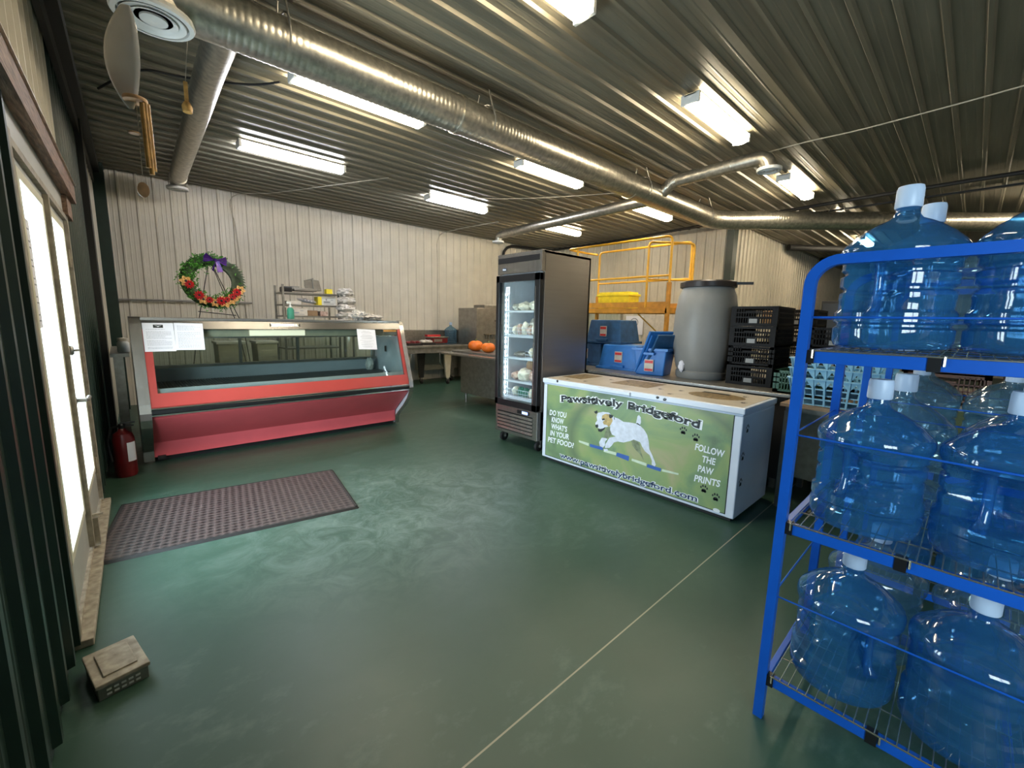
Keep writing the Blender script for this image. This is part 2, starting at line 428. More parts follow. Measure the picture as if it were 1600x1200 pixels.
# ------------------------------------------------------------ the room
CZ = 3.5; BY = 8.82; RX = 9.4; NY = 3.6; EX = 19.5; RY = -3.6
b = mb('floor'); b.box(-.6, EX + .2, RY - .2, BY + .2, -.1, 0); struct(b.build('floor'))
b = mb('ceil')
sheet(b, (-.4, RY, CZ), (0, 1, 0), (1, 0, 0), (0, 0, -1), BY - RY, RX + .4, start=.041, h=.022, w=.05, mh=.002)
sheet(b, (RX, RY, CZ), (0, 1, 0), (1, 0, 0), (0, 0, -1), NY - RY, EX - RX, start=.041, h=.022, w=.05, mh=.002)
b.box(-.6, EX + .2, RY - .2, BY + .2, CZ + .03, CZ + .1)
struct(b.build('ceiling'))
b = mb('beige'); sheet(b, (-.4, BY, 0), (1, 0, 0), (0, 0, 1), (0, -1, 0), RX + .4, CZ + .02, start=.13); b.box(-.6, RX, BY + .01, BY + .1, 0, CZ); struct(b.build('wall_far'))
b = mb('beige'); sheet(b, (RX, BY, 0), (0, -1, 0), (0, 0, 1), (-1, 0, 0), BY - NY, CZ + .02, start=.1); b.box(RX + .01, RX + .1, NY, BY, 0, CZ); struct(b.build('wall_right'))
b = mb('beige'); sheet(b, (RX + .1, NY, 0), (1, 0, 0), (0, 0, 1), (0, -1, 0), EX - RX - .1, CZ + .02, start=.1, h=.03, w=.07); b.box(RX + .1, EX, NY + .01, NY + .1, 0, CZ); struct(b.build('wall_beyond'))
b = mb('beige'); sheet(b, (EX, NY, 0), (0, -1, 0), (0, 0, 1), (-1, 0, 0), NY - RY, CZ + .02, start=.1); b.box(EX + .01, EX + .1, RY, NY, 0, CZ); struct(b.build('wall_end'))
b = mb('beige'); sheet(b, (EX, RY, 0), (-1, 0, 0), (0, 0, 1), (0, 1, 0), EX + .5, CZ + .02, start=.1); b.box(-.6, EX, RY - .1, RY - .01, 0, CZ); struct(b.build('wall_rear'))
b = mb('green_rib'); b.box(RX - .06, RX + .16, NY - .05, NY + .09, 0, CZ); struct(b.build('trim_corner_post'))

# left wall: local frame turned 1.2 degrees, x out of the wall, y along it from the door jamb
WL = (-.24, 2.46, 0); WR = (0, 0, -math.atan(.0215))
L0, L1 = RY - 2.46 - .2, BY - 2.46 + .1
DOORW = 1.86; DH = 2.06
b = mb('green_rib')
WA, WB = -5.1, -3.3
for ya, yb, za, zb in ((L0, WA, .03, 2.28), (WA, WB, .03, 1.0), (WA, WB, 2.1, 2.28), (WB, 0, .03, 2.28)):
    sheet(b, (-.022, ya, za), (0, 1, 0), (0, 0, 1), (1, 0, 0), yb - ya, zb - za, start=(.085 - (ya - L0)) % .2065, h=.022, w=.055)
    b.box(-.12, -.024, ya, yb, za if za > .1 else 0, zb)
b.box(-.12, -.024, L0, 0, 2.28, CZ); b.box(-.04, .006, -.035, 0, .03, 2.28)
b.use('white_rib'); sheet(b, (-.022, L0, 2.3), (0, 1, 0), (0, 0, 1), (1, 0, 0), -L0 + DOORW + .22, CZ - 2.28, start=.08)
b.box(-.12, -.024, 0, DOORW, DH + .04, CZ)
b.use('green_rib')
sheet(b, (-.018, DOORW + .02, 0), (0, 1, 0), (0, 0, 1), (1, 0, 0), .22, 2.3, start=.03)
sheet(b, (-.018, DOORW + .22, 0), (0, 1, 0), (0, 0, 1), (1, 0, 0), 1.75, CZ, start=.03)
b.box(-.12, -.02, DOORW, L1, 0, CZ)
b.use('black_trim'); b.box(-.02, .05, 3.85, 4.1, 0, CZ)
b.use('white_rib'); sheet(b, (.0, 4.1, 0), (0, 1, 0), (0, 0, 1), (1, 0, 0), 1.9, CZ, start=.12)
b.use('green_rib'); b.box(-.02, .14, 6.02, L1, 0, CZ)
struct(b.build('wall_left', loc=WL, rot=WR))
b = mb('black_trim'); b.box(0, .10, 1.2, L1, CZ - .16, CZ - .03); b.box(0, .035, 1.2, L1, CZ - .3, CZ - .16)
struct(b.build('trim_valance', loc=WL, rot=WR))
b = mb('beam'); b.box(-.02, .045, -.6, DOORW + .24, 2.21, 2.33); b.box(-.02, .02, DOORW - .1, DOORW + .2, 2.08, 2.21)
b.use('galv'); b.box(-.02, .055, -.6, DOORW + .2, 2.33, 2.335)
struct(b.build('trim_beam', loc=WL, rot=WR))
b = mb('door'); b.box(-.08, -.005, 0, DOORW, DH + .02, 2.21)
b.use('frame'); b.box(-.08, .006, -.01, .045, .02, DH + .04); b.box(-.08, .006, DOORW - .035, DOORW + .02, .02, DH + .04)
b.use('frame'); b.box(-.08, .004, 0, DOORW, DH - .012, DH + .02)
struct(b.build('trim_door_frame', loc=WL, rot=WR))
b = mb('sill'); b.box(-.10, .045, -.02, DOORW + .02, 0, .035); b.box(-.10, -.0, 0, DOORW, .035, .05)
struct(b.build('trim_threshold', bevel=.004, loc=WL, rot=WR))
def door(name, y0, y1, la, lb, hinge_near):
    e = bpy.data.objects.new(name, None); COL.objects.link(e); e.location = WL; e.rotation_euler = WR; e['kind'] = 'structure'
    z0, z1 = .06, DH - .015; lz0, lz1 = .34, 1.97; x0, x1 = -.065, -.015
    b = mb('door'); b.box(x0, x1, y0, la, z0, z1); b.box(x0, x1, lb, y1, z0, z1); b.box(x0, x1, la, lb, z0, lz0); b.box(x0, x1, la, lb, lz1, z1)
    b.build('door_leaf', e, bevel=.002)
    b = mb('lite'); t = .035
    for (a, c, d, f) in ((la - t, la + .008, lz0 - t, lz1 + t), (lb - .008, lb + t, lz0 - t, lz1 + t), (la, lb, lz0 - t, lz0 + .008), (la, lb, lz1 - .008, lz1 + t)):
        b.box(x1 - .012, x1 + .010, a, c, d, f)
    b.build('lite_frame', e, bevel=.004)
    b = mb('glass'); b.box(-.042, -.038, la, lb, lz0, lz1); b.build('glass_pane', e)
    b = mb('frame')
    hy = y0 + .0 if hinge_near else y1
    for z in (.32, 1.07, 1.8): b.tube([(x1 + .008, hy, z - .06), (x1 + .008, hy, z + .06)], .009, 8); b.box(x1, x1 + .003, hy - .03, hy + .03, z - .06, z + .06)
    b.build('hinges', e)
    return e
e = bpy.data.objects.new('added_window', None); COL.objects.link(e); e.location = WL; e.rotation_euler = WR; e['kind'] = 'structure'  # unseen window, added to bring cool daylight onto the freezer and rack
b = mb('frame'); b.box(-.1, .0, WA, WA + .05, 1.0, 2.1); b.box(-.1, .0, WB - .05, WB, 1.0, 2.1); b.box(-.1, .0, WA, WB, 1.0, 1.05); b.box(-.1, .0, WA, WB, 2.05, 2.1); b.box(-.08, -.02, (WA + WB) / 2 - .02, (WA + WB) / 2 + .02, 1.05, 2.05)
b.build('window_frame', e); mb('glass').box(-.052, -.048, WA + .05, WB - .05, 1.05, 2.05).build('window_pane', e)
d1 = door('door_1', .05, .925, .20, .80, True)
d2 = door('door_2', .935, DOORW - .04, 1.07, 1.66, False)
b = mb('frame'); b.box(-.02, .008, .91, .955, .07, DH - .02); b.build('astragal', d1)
b = mb('steel_dark'); b.tube([(-.01, 1.0, .93), (.045, 1.0, .93), (.05, 1.02, .93), (.05, 1.13, .93)], .011, 8); b.lathe([(.028, -.012), (.028, .0), (.02, .006)], (0, 1.0, .93), 16, 'x'); b.build('door_handle', d2)
b = mb('steel_dark'); b.lathe([(.028, -.012), (.028, .012), (.02, .02)], (0, 1.0, 1.22), 16, 'x'); b.bar((.018, .985, 1.22), (.04, 1.015, 1.22), .012); b.build('deadbolt', d2)
b = mb('frame'); b.box(-.012, .03, .965, .995, .05, .22); b.bar((.0, .96, .24), (.05, .99, .235), .014); b.build('door_stop', d2)
b = mb('paper'); b.box(-.034, -.030, .24, .50, 1.36, 1.84); b.use('ink')
for k in range(16): b.box(-.030, -.0295, .26, (.48, .47, .40)[k % 3], 1.39 + k * .027, 1.397 + k * .027)
e = tag(b.build('paper_notice', loc=WL, rot=WR), 'white paper notice taped to the glass of the near door', 'notice')

# green wall clips by the far door
# ------------------------------------------------------------ ceiling lights
def light_fixture(x, y, key, label, nm='ceiling_light'):
    t = thing(nm, (x, y, CZ - .025), label, 'ceiling light', 'fluorescent ceiling lights')
    L = .625
    b = mb('plastic_w')
    for s in (-1, 1): b.box(s * L - (.03 if s > 0 else 0), s * L + (0 if s > 0 else .03), -.085, .085, -.085, 0)
    b.box(-L, L, -.06, .06, -.02, 0); b.build('end_caps', t, bevel=.004)
    pf = [(-.082, -.012), (-.082, -.05), (-.06, -.085), (-.03, -.095), (.03, -.095), (.06, -.085), (.082, -.05), (.082, -.012)]
    mb(key).prism(pf, -L + .03, L - .03).build('diffuser', t)
    return t
LX = (1.80, 4.56, 7.37); 
spec = [(1.80, 1.98, 'tube_warm', 'lit ceiling light at the very top edge of the picture'),
        (1.86, 4.13, 'tube_warm', 'lit ceiling light left of the big duct, largest one shining warm white'),
        (1.84, 6.16, 'tube_cool', 'lit ceiling light shining cool white above the wreath'),
        (4.56, 6.42, 'tube_cool', 'lit ceiling light shining cool white above the far wall, left of the fridge'),
        (4.56, 4.22, 'tube_warm', 'lit ceiling light under the middle of the big duct, warm white'),
        (4.55, 1.98, 'tube_warm', 'lit ceiling light right of the big duct, nearest to the round elbow vent'),
        (7.42, 2.02, 'tube_warm', 'lit ceiling light just right of the elbow duct vent, above the crates'),
        (7.36, 6.46, 'tube_warm', 'small lit ceiling light above the fridge at the end of the thin branch duct'),
        (7.34, 4.26, 'tube_warm', 'lit ceiling light between the big duct and the yellow scaffold'),
        (10.15, 2.02, 'tube_warm', 'lit ceiling light mostly hidden behind the big duct beyond its bend')]
for x, y, k, lb in spec: light_fixture(x, y, k, lb)
for i, (x, y) in enumerate(((13.0, 2.0), (10.4, -.9))):
    light_fixture(x, y, 'tube_warm', ['ceiling light in the far hall beyond the green post', 'ceiling light in the far hall behind the bottles'][i])
# daylight enters through the glass of the two doors and the added side window
for i, (ya, yb, zc, zh) in enumerate(((.20, .80, 1.155, 1.63), (1.07, 1.66, 1.155, 1.63), (-5.05, -3.35, 1.55, 1.0))):
    ld = bpy.data.lights.new('daylight_portal', 'AREA'); ld.shape = 'RECTANGLE'; ld.size = zh; ld.size_y = yb - ya
    ld.cycles.is_portal = True
    lo = bpy.data.objects.new('daylight_portal', ld); COL.objects.link(lo)
    ang = math.atan(.0215); yl = (ya + yb) / 2
    lo.location = (-.24 + (-.07) * math.cos(ang) + yl * math.sin(ang), 2.46 + yl * math.cos(ang), zc)
    lo.rotation_euler = (0, R(-90), -ang)

# ------------------------------------------------------------ ducts
def corr(path, r, step=.040, amp=.0032):
    """resample a path and ripple the radius like spiral duct"""
    pts = [V(p) for p in path]; out = []; rs = []
    for a, c in zip(pts[:-1], pts[1:]):
        L = (c - a).length; n = max(1, round(L / step))
        for i in range(n): out.append(a.lerp(c, i / n))
    out.append(pts[-1])
    q = []; rr_ = []
    for i, p in enumerate(out[:-1]):
        nx = out[i + 1]
        q += [p, p.lerp(nx, .3), p.lerp(nx, .6)]; rr_ += [r, r, r + amp]
    q.append(out[-1]); rr_.append(r)
    return q, rr_
def fillet(a, c, d, rad, n=8):
    """path a -> c -> d with the corner at c rounded"""
    a, c, d = V(a), V(c), V(d); u = (a - c).normalized(); w = (d - c).normalized()
    p, q = c + u * rad, c + w * rad
    return [a] + [p.lerp(c, t / n).lerp(c.lerp(q, t / n), t / n) for t in range(n + 1)] + [d]
t = thing('main_air_duct', (4, 3.25, 3.2), 'large round galvanised spiral duct hung below the dark ribbed ceiling', 'duct')
def rel(ps, o): return [V(p) - V(o) for p in ps]
D0 = (4, 3.25, 3.2)
p = fillet((.50, 3.30, 3.2), (7.63, 3.25, 3.2), (12.2, -1.5, 3.2), .25)
q, rs = corr(rel(p, D0), .145)
mb('galv').tube(q, rs, 28).build('duct_run', t, smooth=True)
for x in (2.3, 5.05): mb('galv').tube(rel([(x, 3.28, 3.2), (x + .04, 3.28, 3.2)], D0), .156, 28).build('joint_collar', t, smooth=True)
for k, (x, y) in enumerate(((.95, 3.29), (2.62, 3.28), (5.3, 3.27), (7.2, 3.25), (9.0, 1.82))):
    b = mb('pipe')
    b.tube(rel([(x, y + .17 * math.cos(R(a)), 3.2 + .165 * math.sin(R(a))) for a in range(-30, 211, 20)], D0), .006, 6)
    for s in (-1, 1): b.tube(rel([(x, y + s * .155, 3.24), (x, y + s * .07, 3.475)], D0), .006, 6)
    b.build('strap', t)
e_ = fillet((.60, 3.30, 3.2), (.29, 3.30, 3.2), (.29, 3.30, 3.06), .1)
mb('galv').tube(rel(e_, D0), .147, 28).build('end_elbow', t, smooth=True)
def vent(name, loc, r, label):
    t = thing(name, loc, label, 'air vent', 'round air diffusers')
    b = mb('plastic_w')
    b.lathe([(r, .02), (r * 1.02, 0), (r * .98, -.012), (r * .86, -.016), (r * .84, .01)], n=36)
    b.build('rim', t, smooth=True)
    for k, f in enumerate((.70, .50)): mb('plastic_w').lathe([(r * f, .0), (r * (f + .1), -.014), (r * (f + .08), -.018), (r * (f - .04), -.004)], n=36).build('ring', t, smooth=True)
    mb('plastic_w').lathe([(r * .34, -.002), (r * .34, -.014), (.0001, -.02)], n=24).build('centre_disc', t, smooth=True)
    mb('black').lathe([(r * .84, .014), (.0001, .014)], n=24).build('throat', t)
    return t
vent('round_air_diffuser', (.29, 3.30, 3.055), .185, 'large round white ceiling vent at the top left, end of the big duct')
t = thing('branch_duct', (.7, 3.4, 3.22), 'smooth grey branch duct running from big duct to far wall at left', 'duct')
mb('galv').tube(rel([(.66, 3.40, 3.24), (.68, 4.2, 3.27), (.80, 8.0, 3.34)], (.7, 3.4, 3.22)), .098, 24).build('pipe', t, smooth=True)
mb('galv').tube(rel([(.795, 7.78, 3.335), (.797, 7.84, 3.335)], (.7, 3.4, 3.22)), .104, 24).build('joint_collar', t, smooth=True)
mb('galv').tube(rel([(.80, 8.0, 3.34), (.80, 8.05, 3.3), (.80, 8.06, 3.24)], (.7, 3.4, 3.22)), .085, 20).build('elbow', t, smooth=True)
vent('round_air_diffuser', (.80, 8.06, 3.22), .13, 'small white vent under far end of left branch duct')
o = (5.9, 3.7, 3.2)
t = thing('branch_duct', o, 'thin smooth branch duct running left from the big duct to above the fridge', 'duct')
mb('galv').tube(rel([(5.80, 3.40, 3.2), (6.02, 6.9, 3.2)], o), .085, 20).build('pipe', t, smooth=True)
mb('galv').tube(rel([(6.02, 6.9, 3.2), (6.025, 7.0, 3.18), (6.03, 7.03, 3.08)], o), .075, 20).build('elbow', t, smooth=True)
vent('round_air_diffuser', (6.03, 7.03, 3.06), .12, 'small white vent hanging at the end of thin branch duct above the fridge')
o = (5.6, 2.5, 3.3)
t = thing('branch_duct', o, 'short silver elbow duct branching right of the big duct with an end vent', 'duct')
p_ = [V(x) for x in fillet((5.68, 3.16, 3.22), (5.67, 3.02, 3.33), (5.58, 2.2, 3.33), .08)]
q, rs = corr(rel(p_, o), .078, .04, .003)
mb('galv').tube(q, rs, 20).build('pipe', t, smooth=True)
mb('galv').tube(rel(fillet((5.58, 2.2, 3.33), (5.56, 1.83, 3.33), (5.555, 1.80, 3.19), .12), o), .08, 20).build('elbow', t, smooth=True)
vent('round_air_diffuser', (5.555, 1.80, 3.175), .125, 'round white vent facing down at the end of the elbow duct')

def cable(name, pts, r, key, label, cat='cable', n=6):
    o = V(pts[0]); # smooth catmull path
    P = [V(p) for p in pts]; out = []
    for i in range(len(P) - 1):
        p0 = P[max(i - 1, 0)]; p1 = P[i]; p2 = P[i + 1]; p3 = P[min(i + 2, len(P) - 1)]
        for k in range(6):
            t = k / 6
            out.append(.5 * ((2 * p1) + (p2 - p0) * t + (2 * p0 - 5 * p1 + 4 * p2 - p3) * t * t + (3 * p1 - p0 - 3 * p2 + p3) * t ** 3))
    out.append(P[-1])
    return tag(mb(key).tube([x - o for x in out], r, n).build(name, loc=tuple(o), smooth=True), label, cat)
cable('ceiling_cable', [(5.55, -.9, 3.47), (5.72, -.02, 3.46), (5.78, 1.0, 3.45), (5.78, 1.6, 3.46), (5.85, 2.6, 3.45)], .007, 'cable', 'thin pale cable sagging across the right side of the ceiling')
cable('ceiling_cable', [(5.95, 3.5, 3.38), (5.5, 4.7, 3.43), (4.95, 5.6, 3.45), (4.5, 6.0, 3.46), (4.2, 6.1, 3.47)], .007, 'cable', 'thin pale cable across the ceiling from the big duct to the cool light')
cable('ceiling_cable', [(3.1, 6.1, 3.47), (2.6, 7.0, 3.44), (2.1, 8.2, 3.46), (1.6, 8.75, 3.40), (1.62, 8.76, 2.9), (1.66, 8.76, 2.2), (1.70, 8.77, 1.0)], .007, 'cable', 'thin pale cable dropping down the far wall beside the wreath')
cable('ceiling_cable', [(6.0, 7.0, 3.46), (5.8, 8.3, 3.44), (5.65, 8.72, 3.3), (5.65, 8.76, 2.6), (5.65, 8.77, .9)], .010, 'cable', 'pale conduit bending down the far wall left of the fridge')
cable('black_conduit', [(9.3, 8.6, 3.44), (9.2, 6.2, 3.43), (8.95, 4.2, 3.43), (8.7, 2.0, 3.43), (8.62, .4, 3.43), (8.6, -1.0, 3.43)], .028, 'black_matte', 'black conduit bundle crossing the ceiling above the scaffold', 'conduit', 8)
cable('black_conduit', [(7.66, 8.74, 2.6), (7.68, 8.74, 3.1), (7.76, 8.74, 3.3), (8.0, 8.72, 3.41), (8.7, 8.68, 3.43), (9.25, 8.62, 3.43)], .035, 'black_matte', 'black conduit bending from the far wall onto the ceiling behind the fridge', 'conduit', 8)
cable('ceiling_cable', [(0.05, 5.6, 3.42), (.3, 4.9, 3.40), (.6, 4.8, 3.42), (1.0, 4.5, 3.40), (1.2, 4.3, 3.42)], .010, 'black_matte', 'black cable looping under ceiling beside the left branch duct')
# beam in the ceiling beyond the conduit and pipes in the far hall
b = mb('black_trim'); b.box(RX - .02, RX + .05, NY - 7.3, NY, CZ - .05, CZ - .026); struct(b.build('trim_ceiling_joint'))
for k, (a, c, r_) in enumerate((((12.6, 3.45, CZ - .10), (14.5, 1.9, CZ - .10), .08), ((15.6, 3.4, CZ - .12), (16.5, 1.5, CZ - .12), .10))):
    tag(mb('black_matte').tube([V((0, 0, 0)), V(c) - V(a)], r_, 16).build('black_pipe', loc=a, smooth=True), ['black overhead pipe near the green corner post in far hall', 'black overhead pipe deepest in the far hall'][k], 'pipe')

# ------------------------------------------------------------ wind chime
o = V((.112, 2.13, 2.535))
t = thing('wind_chime', tuple(o), 'wind chime with glossy grey pointed blade, wooden disc and bamboo tubes hanging top left', 'wind chime')
b = mb('cable'); b.tube([(0, 0, 0), (0, 0, CZ - .03 - o.z)], .0015, 5); b.build('cord', t)
def blade():
    b = mb('chime'); n = 20; k = 16; vs = []; fs = []
    for i in range(n + 1):
        s = i / n; z = -.045 - .335 * s
        w = .068 * math.sin(math.pi * min(1, (s * .93 + .05))) ** .75 + .002; d = w * .42
        cx = -.016 * math.sin(math.pi * s) - .012 * s
        for j in range(k):
            a = 2 * math.pi * j / k
            vs.append((cx + .67 * w * math.cos(a) - .3 * d * math.sin(a), -.6 * w * math.cos(a) * .5 + d * math.sin(a), z))
    for i in range(n):
        for j in range(k): fs.append((i * k + j, (i + 1) * k + j, (i + 1) * k + (j + 1) % k, i * k + (j + 1) % k))
    b.add(vs, fs); return b.build('blade', t, smooth=True)
blade()
mb('wood_lt').lathe([(.001, .006), (.034, .006), (.036, 0), (.034, -.006), (.001, -.006)], (.0, -.02, -.352), 24).build('disc', t, smooth=True)
for k, (dx, dy, l0, l1) in enumerate(((.024, -.04, -.36, -.60), (.016, -.045, -.365, -.58), (.032, -.03, -.36, -.585), (.02, -.02, -.365, -.57))):
    mb('bamboo').tube([(dx, dy, l0), (dx + .002, dy, l1)], .0075, 10).build('bamboo_tube', t, smooth=True)
mb('cable').tube([(.002, -.03, -.36), (-.003, -.05, -.64)], .001, 4).build('clapper_cord', t)
mb('wood_lt').lathe([(.001, .003), (.016, .003), (.016, -.003), (.001, -.003)], (-.012, -.04, -.47), 16).build('clapper', t)
b = mb('wood_lt'); b.lathe([(.0001, -.004), (.017, -.003), (.017, .003), (.0001, .004)], (0, 0, 0), 20, 'y'); w_ = b.build('wind_catcher', t, loc=(-.004, -.05, -.66)); w_.scale = (1, 1, 1.5)
o2 = V((.52, 4.2, 3.1))
t = thing('wooden_ornament', tuple(o2), 'small wooden ornament hanging on strings beside the left branch duct', 'ornament')
mb('bamboo').box(-.012, .012, -.012, .012, -.12, .04).build('block', t); mb('cable').tube([(0, 0, .03), (.04, 0, CZ - .03 - o2.z)], .003, 5).build('string', t)
mb('bamboo').lathe([(.0001, -.05), (.03, -.04), (.035, 0), (.02, .03), (.0001, .035)], (0, 0, -.13), 12).build('bead', t, smooth=True)

# ------------------------------------------------------------ floor mat, grey box, extinguisher
cs = [V((-.133, 4.151, 0)), V((1.336, 3.926, 0)), V((1.215, 3.04, 0)), V((-.165, 3.25, 0))]
ang = math.atan2(cs[1].y - cs[0].y, cs[1].x - cs[0].x); ce = sum(cs, V()) / 4
b = mb('mat'); b.box(-.72, .72, -.455, .455, .0, .014)
b.use('rubber'); b.prism([(-.75, .0), (-.735, .015), (-.72, .015), (-.72, 0)], -.47, .47, 'y'); b.prism([(.75, .0), (.735, .015), (.72, .015), (.72, 0)], -.47, .47, 'y')
b.prism([(-.48, 0), (-.468, .015), (-.455, .015), (-.455, 0)], -.74, .74, 'x'); b.prism([(.48, 0), (.468, .015), (.455, .015), (.455, 0)], -.74, .74, 'x')
tag(b.build('floor_mat', loc=(.565, 3.60, 0), rot=(0, 0, ang)), 'dark brown perforated rubber mat lying on the green floor', 'floor mat')
t = thing('dusty_step_box', (-.122, 2.165, 0), 'dusty grey metal box with slotted side on floor beside door jamb', 'metal box', rz=R(11))
mb('steel_dark').box(-.074, .074, -.112, .112, .0, .052).build('body', t, bevel=.003)
mb('sill').box(-.080, .080, -.118, .118, .052, .068).build('lid', t, bevel=.004)
mb('sill').box(-.050, .050, -.080, .080, .068, .074).build('raised_plate', t, bevel=.002)
b = mb('plastic_w')
for r_ in range(2):
    for k in range(5): b.box(-.05 + k * .021, -.036 + k * .021, -.1135, -.112, .012 + r_ * .018, .020 + r_ * .018)
b.build('slots', t)
t = thing('fire_extinguisher', (-.055, 4.98, 0), 'dark red fire extinguisher standing between the wall and display case', 'fire extinguisher')
mb('ext').lathe([(.07, 0), (.078, .02), (.078, .34), (.065, .385), (.03, .41), (.022, .43)], n=28).build('cylinder', t, smooth=True)
b = mb('paper'); b.add([(.0792 * math.cos(R(a)), .0792 * math.sin(R(a)), z) for z in (.14, .31) for a in range(-75, -19, 11)], [(i, i + 1, i + 7, i + 6) for i in range(5)]); b.build('label', t, smooth=True)
b = mb('black'); b.lathe([(.022, .43), (.026, .46), (.02, .475)], n=16); b.box(-.01, .09, -.01, .01, .47, .485); b.box(-.01, .08, -.008, .008, .445, .455); b.build('valve_and_lever', t)
mb('black').tube([(.02, 0, .46), (-.07, .02, .44), (-.10, .02, .32), (-.085, -.03, .15)], .011, 8).build('hose', t, smooth=True)

# ------------------------------------------------------------ red deli display case
C0 = V((.075, 4.83, 0)); CL = 2.645
T = thing('deli_display_case', tuple(C0), 'long red refrigerated display case with slanted glass front and steel ends', 'display case')
prof = [(.40, .02), (.39, .12), (.30, .20), (.17, .30), (.05, .42), (0, .50), (-.01, .56), (.0, .64), (.05, .78), (.235, 1.34), (.26, 1.385), (.30, 1.40), (.98, 1.40), (1.15, 1.0), (1.2, .6), (1.2, .02)]
# end panels: a stainless face and rim, white inside
for x0, x1, nm in ((0, .035, 'end_panel'), (CL - .035, CL, 'end_panel')):
    b = mb('white_in'); b.prism([(p_[0] + .012 if p_[0] < .5 else p_[0] - .01, p_[1]) for p_ in prof], x0 + .008, x1 - .008)
    b.use('steel')
    b.prism(prof, x0, x0 + .006) if x0 == 0 else b.prism(prof, x1 - .006, x1)
    b.build(nm, T)
for x0, x1 in ((-.005, .075), (CL - .05, CL + .005)):
    b = mb('steel'); n = 12
    for a, c in zip(prof[:n - 1], prof[1:n]):
        d = V((0, c[0] - a[0], c[1] - a[1])); nn = V((0, -d.z, d.y)).normalized() * .018 * -1
        A0, B0 = V((x0, a[0], a[1])), V((x0, c[0], c[1])); w = V((x1 - x0, 0, 0)); o_ = V((0, -.014, .004))
        vs = [A0, A0 + w, B0 + w, B0, A0 + o_, A0 + w + o_, B0 + w + o_, B0 + o_]
        b.add(vs, [(0, 1, 2, 3), (4, 7, 6, 5), (0, 4, 5, 1), (3, 2, 6, 7), (0, 3, 7, 4), (1, 5, 6, 2)])
    b.build('end_trim', T)
E_ = .072; F_ = CL - .045
b = mb('black_matte'); b.box(E_, F_, .46, 1.15, .0, .06); b.build('kick_base', T)
b = mb('red_low')
b.prism([(.405, .055), (.395, .20), (.405, .205), (.42, .06)], E_, F_)
b.prism([(.395, .20), (.03, .505), (.05, .52), (.41, .215)], E_, F_)
b.build('lower_front_panel', T)
b = mb('black'); b.prism([(-.012, .545), (-.022, .555), (-.022, .585), (-.012, .595), (.02, .595), (.02, .545)], E_, F_)
b.use('chrome'); b.prism([(-.006, .528), (-.020, .533), (-.020, .546), (-.006, .548), (.02, .55), (.02, .52)], E_, F_)
b.prism([(-.006, .592), (-.020, .594), (-.020, .606), (-.004, .612), (.02, .61), (.02, .59)], E_, F_)
b.build('bumper_rail', T)
def G(x, s, off=0.):   # slanted front plane, s = 0 at bumper, 1 at canopy
    a, c = V((0, .0, .61)), V((0, .235, 1.345)); d = c - a; nrm = V((0, -d.z, d.y)).normalized()
    return V((x, 0, 0)) + a + d * s + nrm * off
def slab(b, xa, xb, sa, sb, o0, o1):
    vs = [G(x, s, o) for o in (o0, o1) for x, s in ((xa, sa), (xb, sa), (xb, sb), (xa, sb))]
    b.add(vs, [(3, 2, 1, 0), (4, 5, 6, 7)] + [(i, (i + 1) % 4, 4 + (i + 1) % 4, 4 + i) for i in range(4)])
b = mb('red'); slab(b, E_, F_, 0, .16, -.02, .008); slab(b, E_, E_ + .06, .16, .93, -.02, .006); slab(b, F_ - .04, F_, .16, .93, -.02, .006)
b.build('glass_frame', T)
b = mb('glass_case'); slab(b, E_ + .06, F_ - .04, .16, .95, -.008, -.003); b.build('front_glass', T)
b = mb('steel'); b.box(E_, F_, .235, 1.0, 1.375, 1.398); b.use('black_steel'); slab(b, E_, F_, .93, 1.03, -.03, .012); b.build('canopy', T)
b = mb('black'); slab(b, 1.10, 1.40, .965, 1.005, .0125, .0135); b.use('chrome'); 
slab(b, 1.115, 1.385, .970, .975, .0136, .0142); slab(b, 1.115, 1.385, .996, 1.0, .0136, .0142)
for k in range(9): slab(b, 1.13 + k * .028, 1.145 + k * .028, .980, .991, .0136, .0142)
b.build('name_plate', T)
b = mb('black'); slab(b, F_ - .24, F_ - .045, .885, .925, .0, .004); b.use('tape')
slab(b, F_ - .235, F_ - .05, .917, .921, .0042, .005); slab(b, F_ - .235, F_ - .05, .889, .893, .0042, .005)
for k in range(9): slab(b, F_ - .225 + k * .019, F_ - .212 + k * .019, .898, .912, .0042, .005)
b.build('price_tag_plate', T)
# inside: deck racks, back wall with sliding windows, canopy panel with a glowing strip
b = mb('white_in'); b.box(.04, CL - .04, .14, 1.1, .60, .64); b.box(.04, CL - .04, 1.02, 1.08, .64, .86); b.box(.04, CL - .04, .98, 1.02, .82, .86)
b.box(.04, CL - .04, .10, .13, .62, .76)
b.build('tank_liner', T)
for k in range(4):
    b = mb('deck'); x0 = .06 + k * (CL - .12) / 4; x1 = x0 + (CL - .12) / 4 - .012
    for i in range(26): x = x0 + (x1 - x0) * i / 25; b.box(x - .003, x + .003, .15, .98, .715, .722)
    for i in range(14): y = .15 + .83 * i / 13; b.box(x0, x1, y - .003, y + .003, .708, .715)
    b.box(x0, x1, .15, .98, .700, .703)
    b.build('deck_rack', T)
b = mb('steel_dark'); 
b.box(.04, CL - .04, .93, 1.0, .86, .89); b.box(.04, CL - .04, .86, .93, 1.30, 1.375)
for x in (.05, .93, 1.55, CL - .09): b.prism([(.93, .88), (.90, 1.31), (.93, 1.31), (.96, .88)], x, x + .03)
b.build('rear_window_frame', T)
b = mb('glass_case'); b.prism([(.945, .89), (.915, 1.3), (.919, 1.3), (.949, .89)], .08, CL - .09); b.build('rear_windows', T)
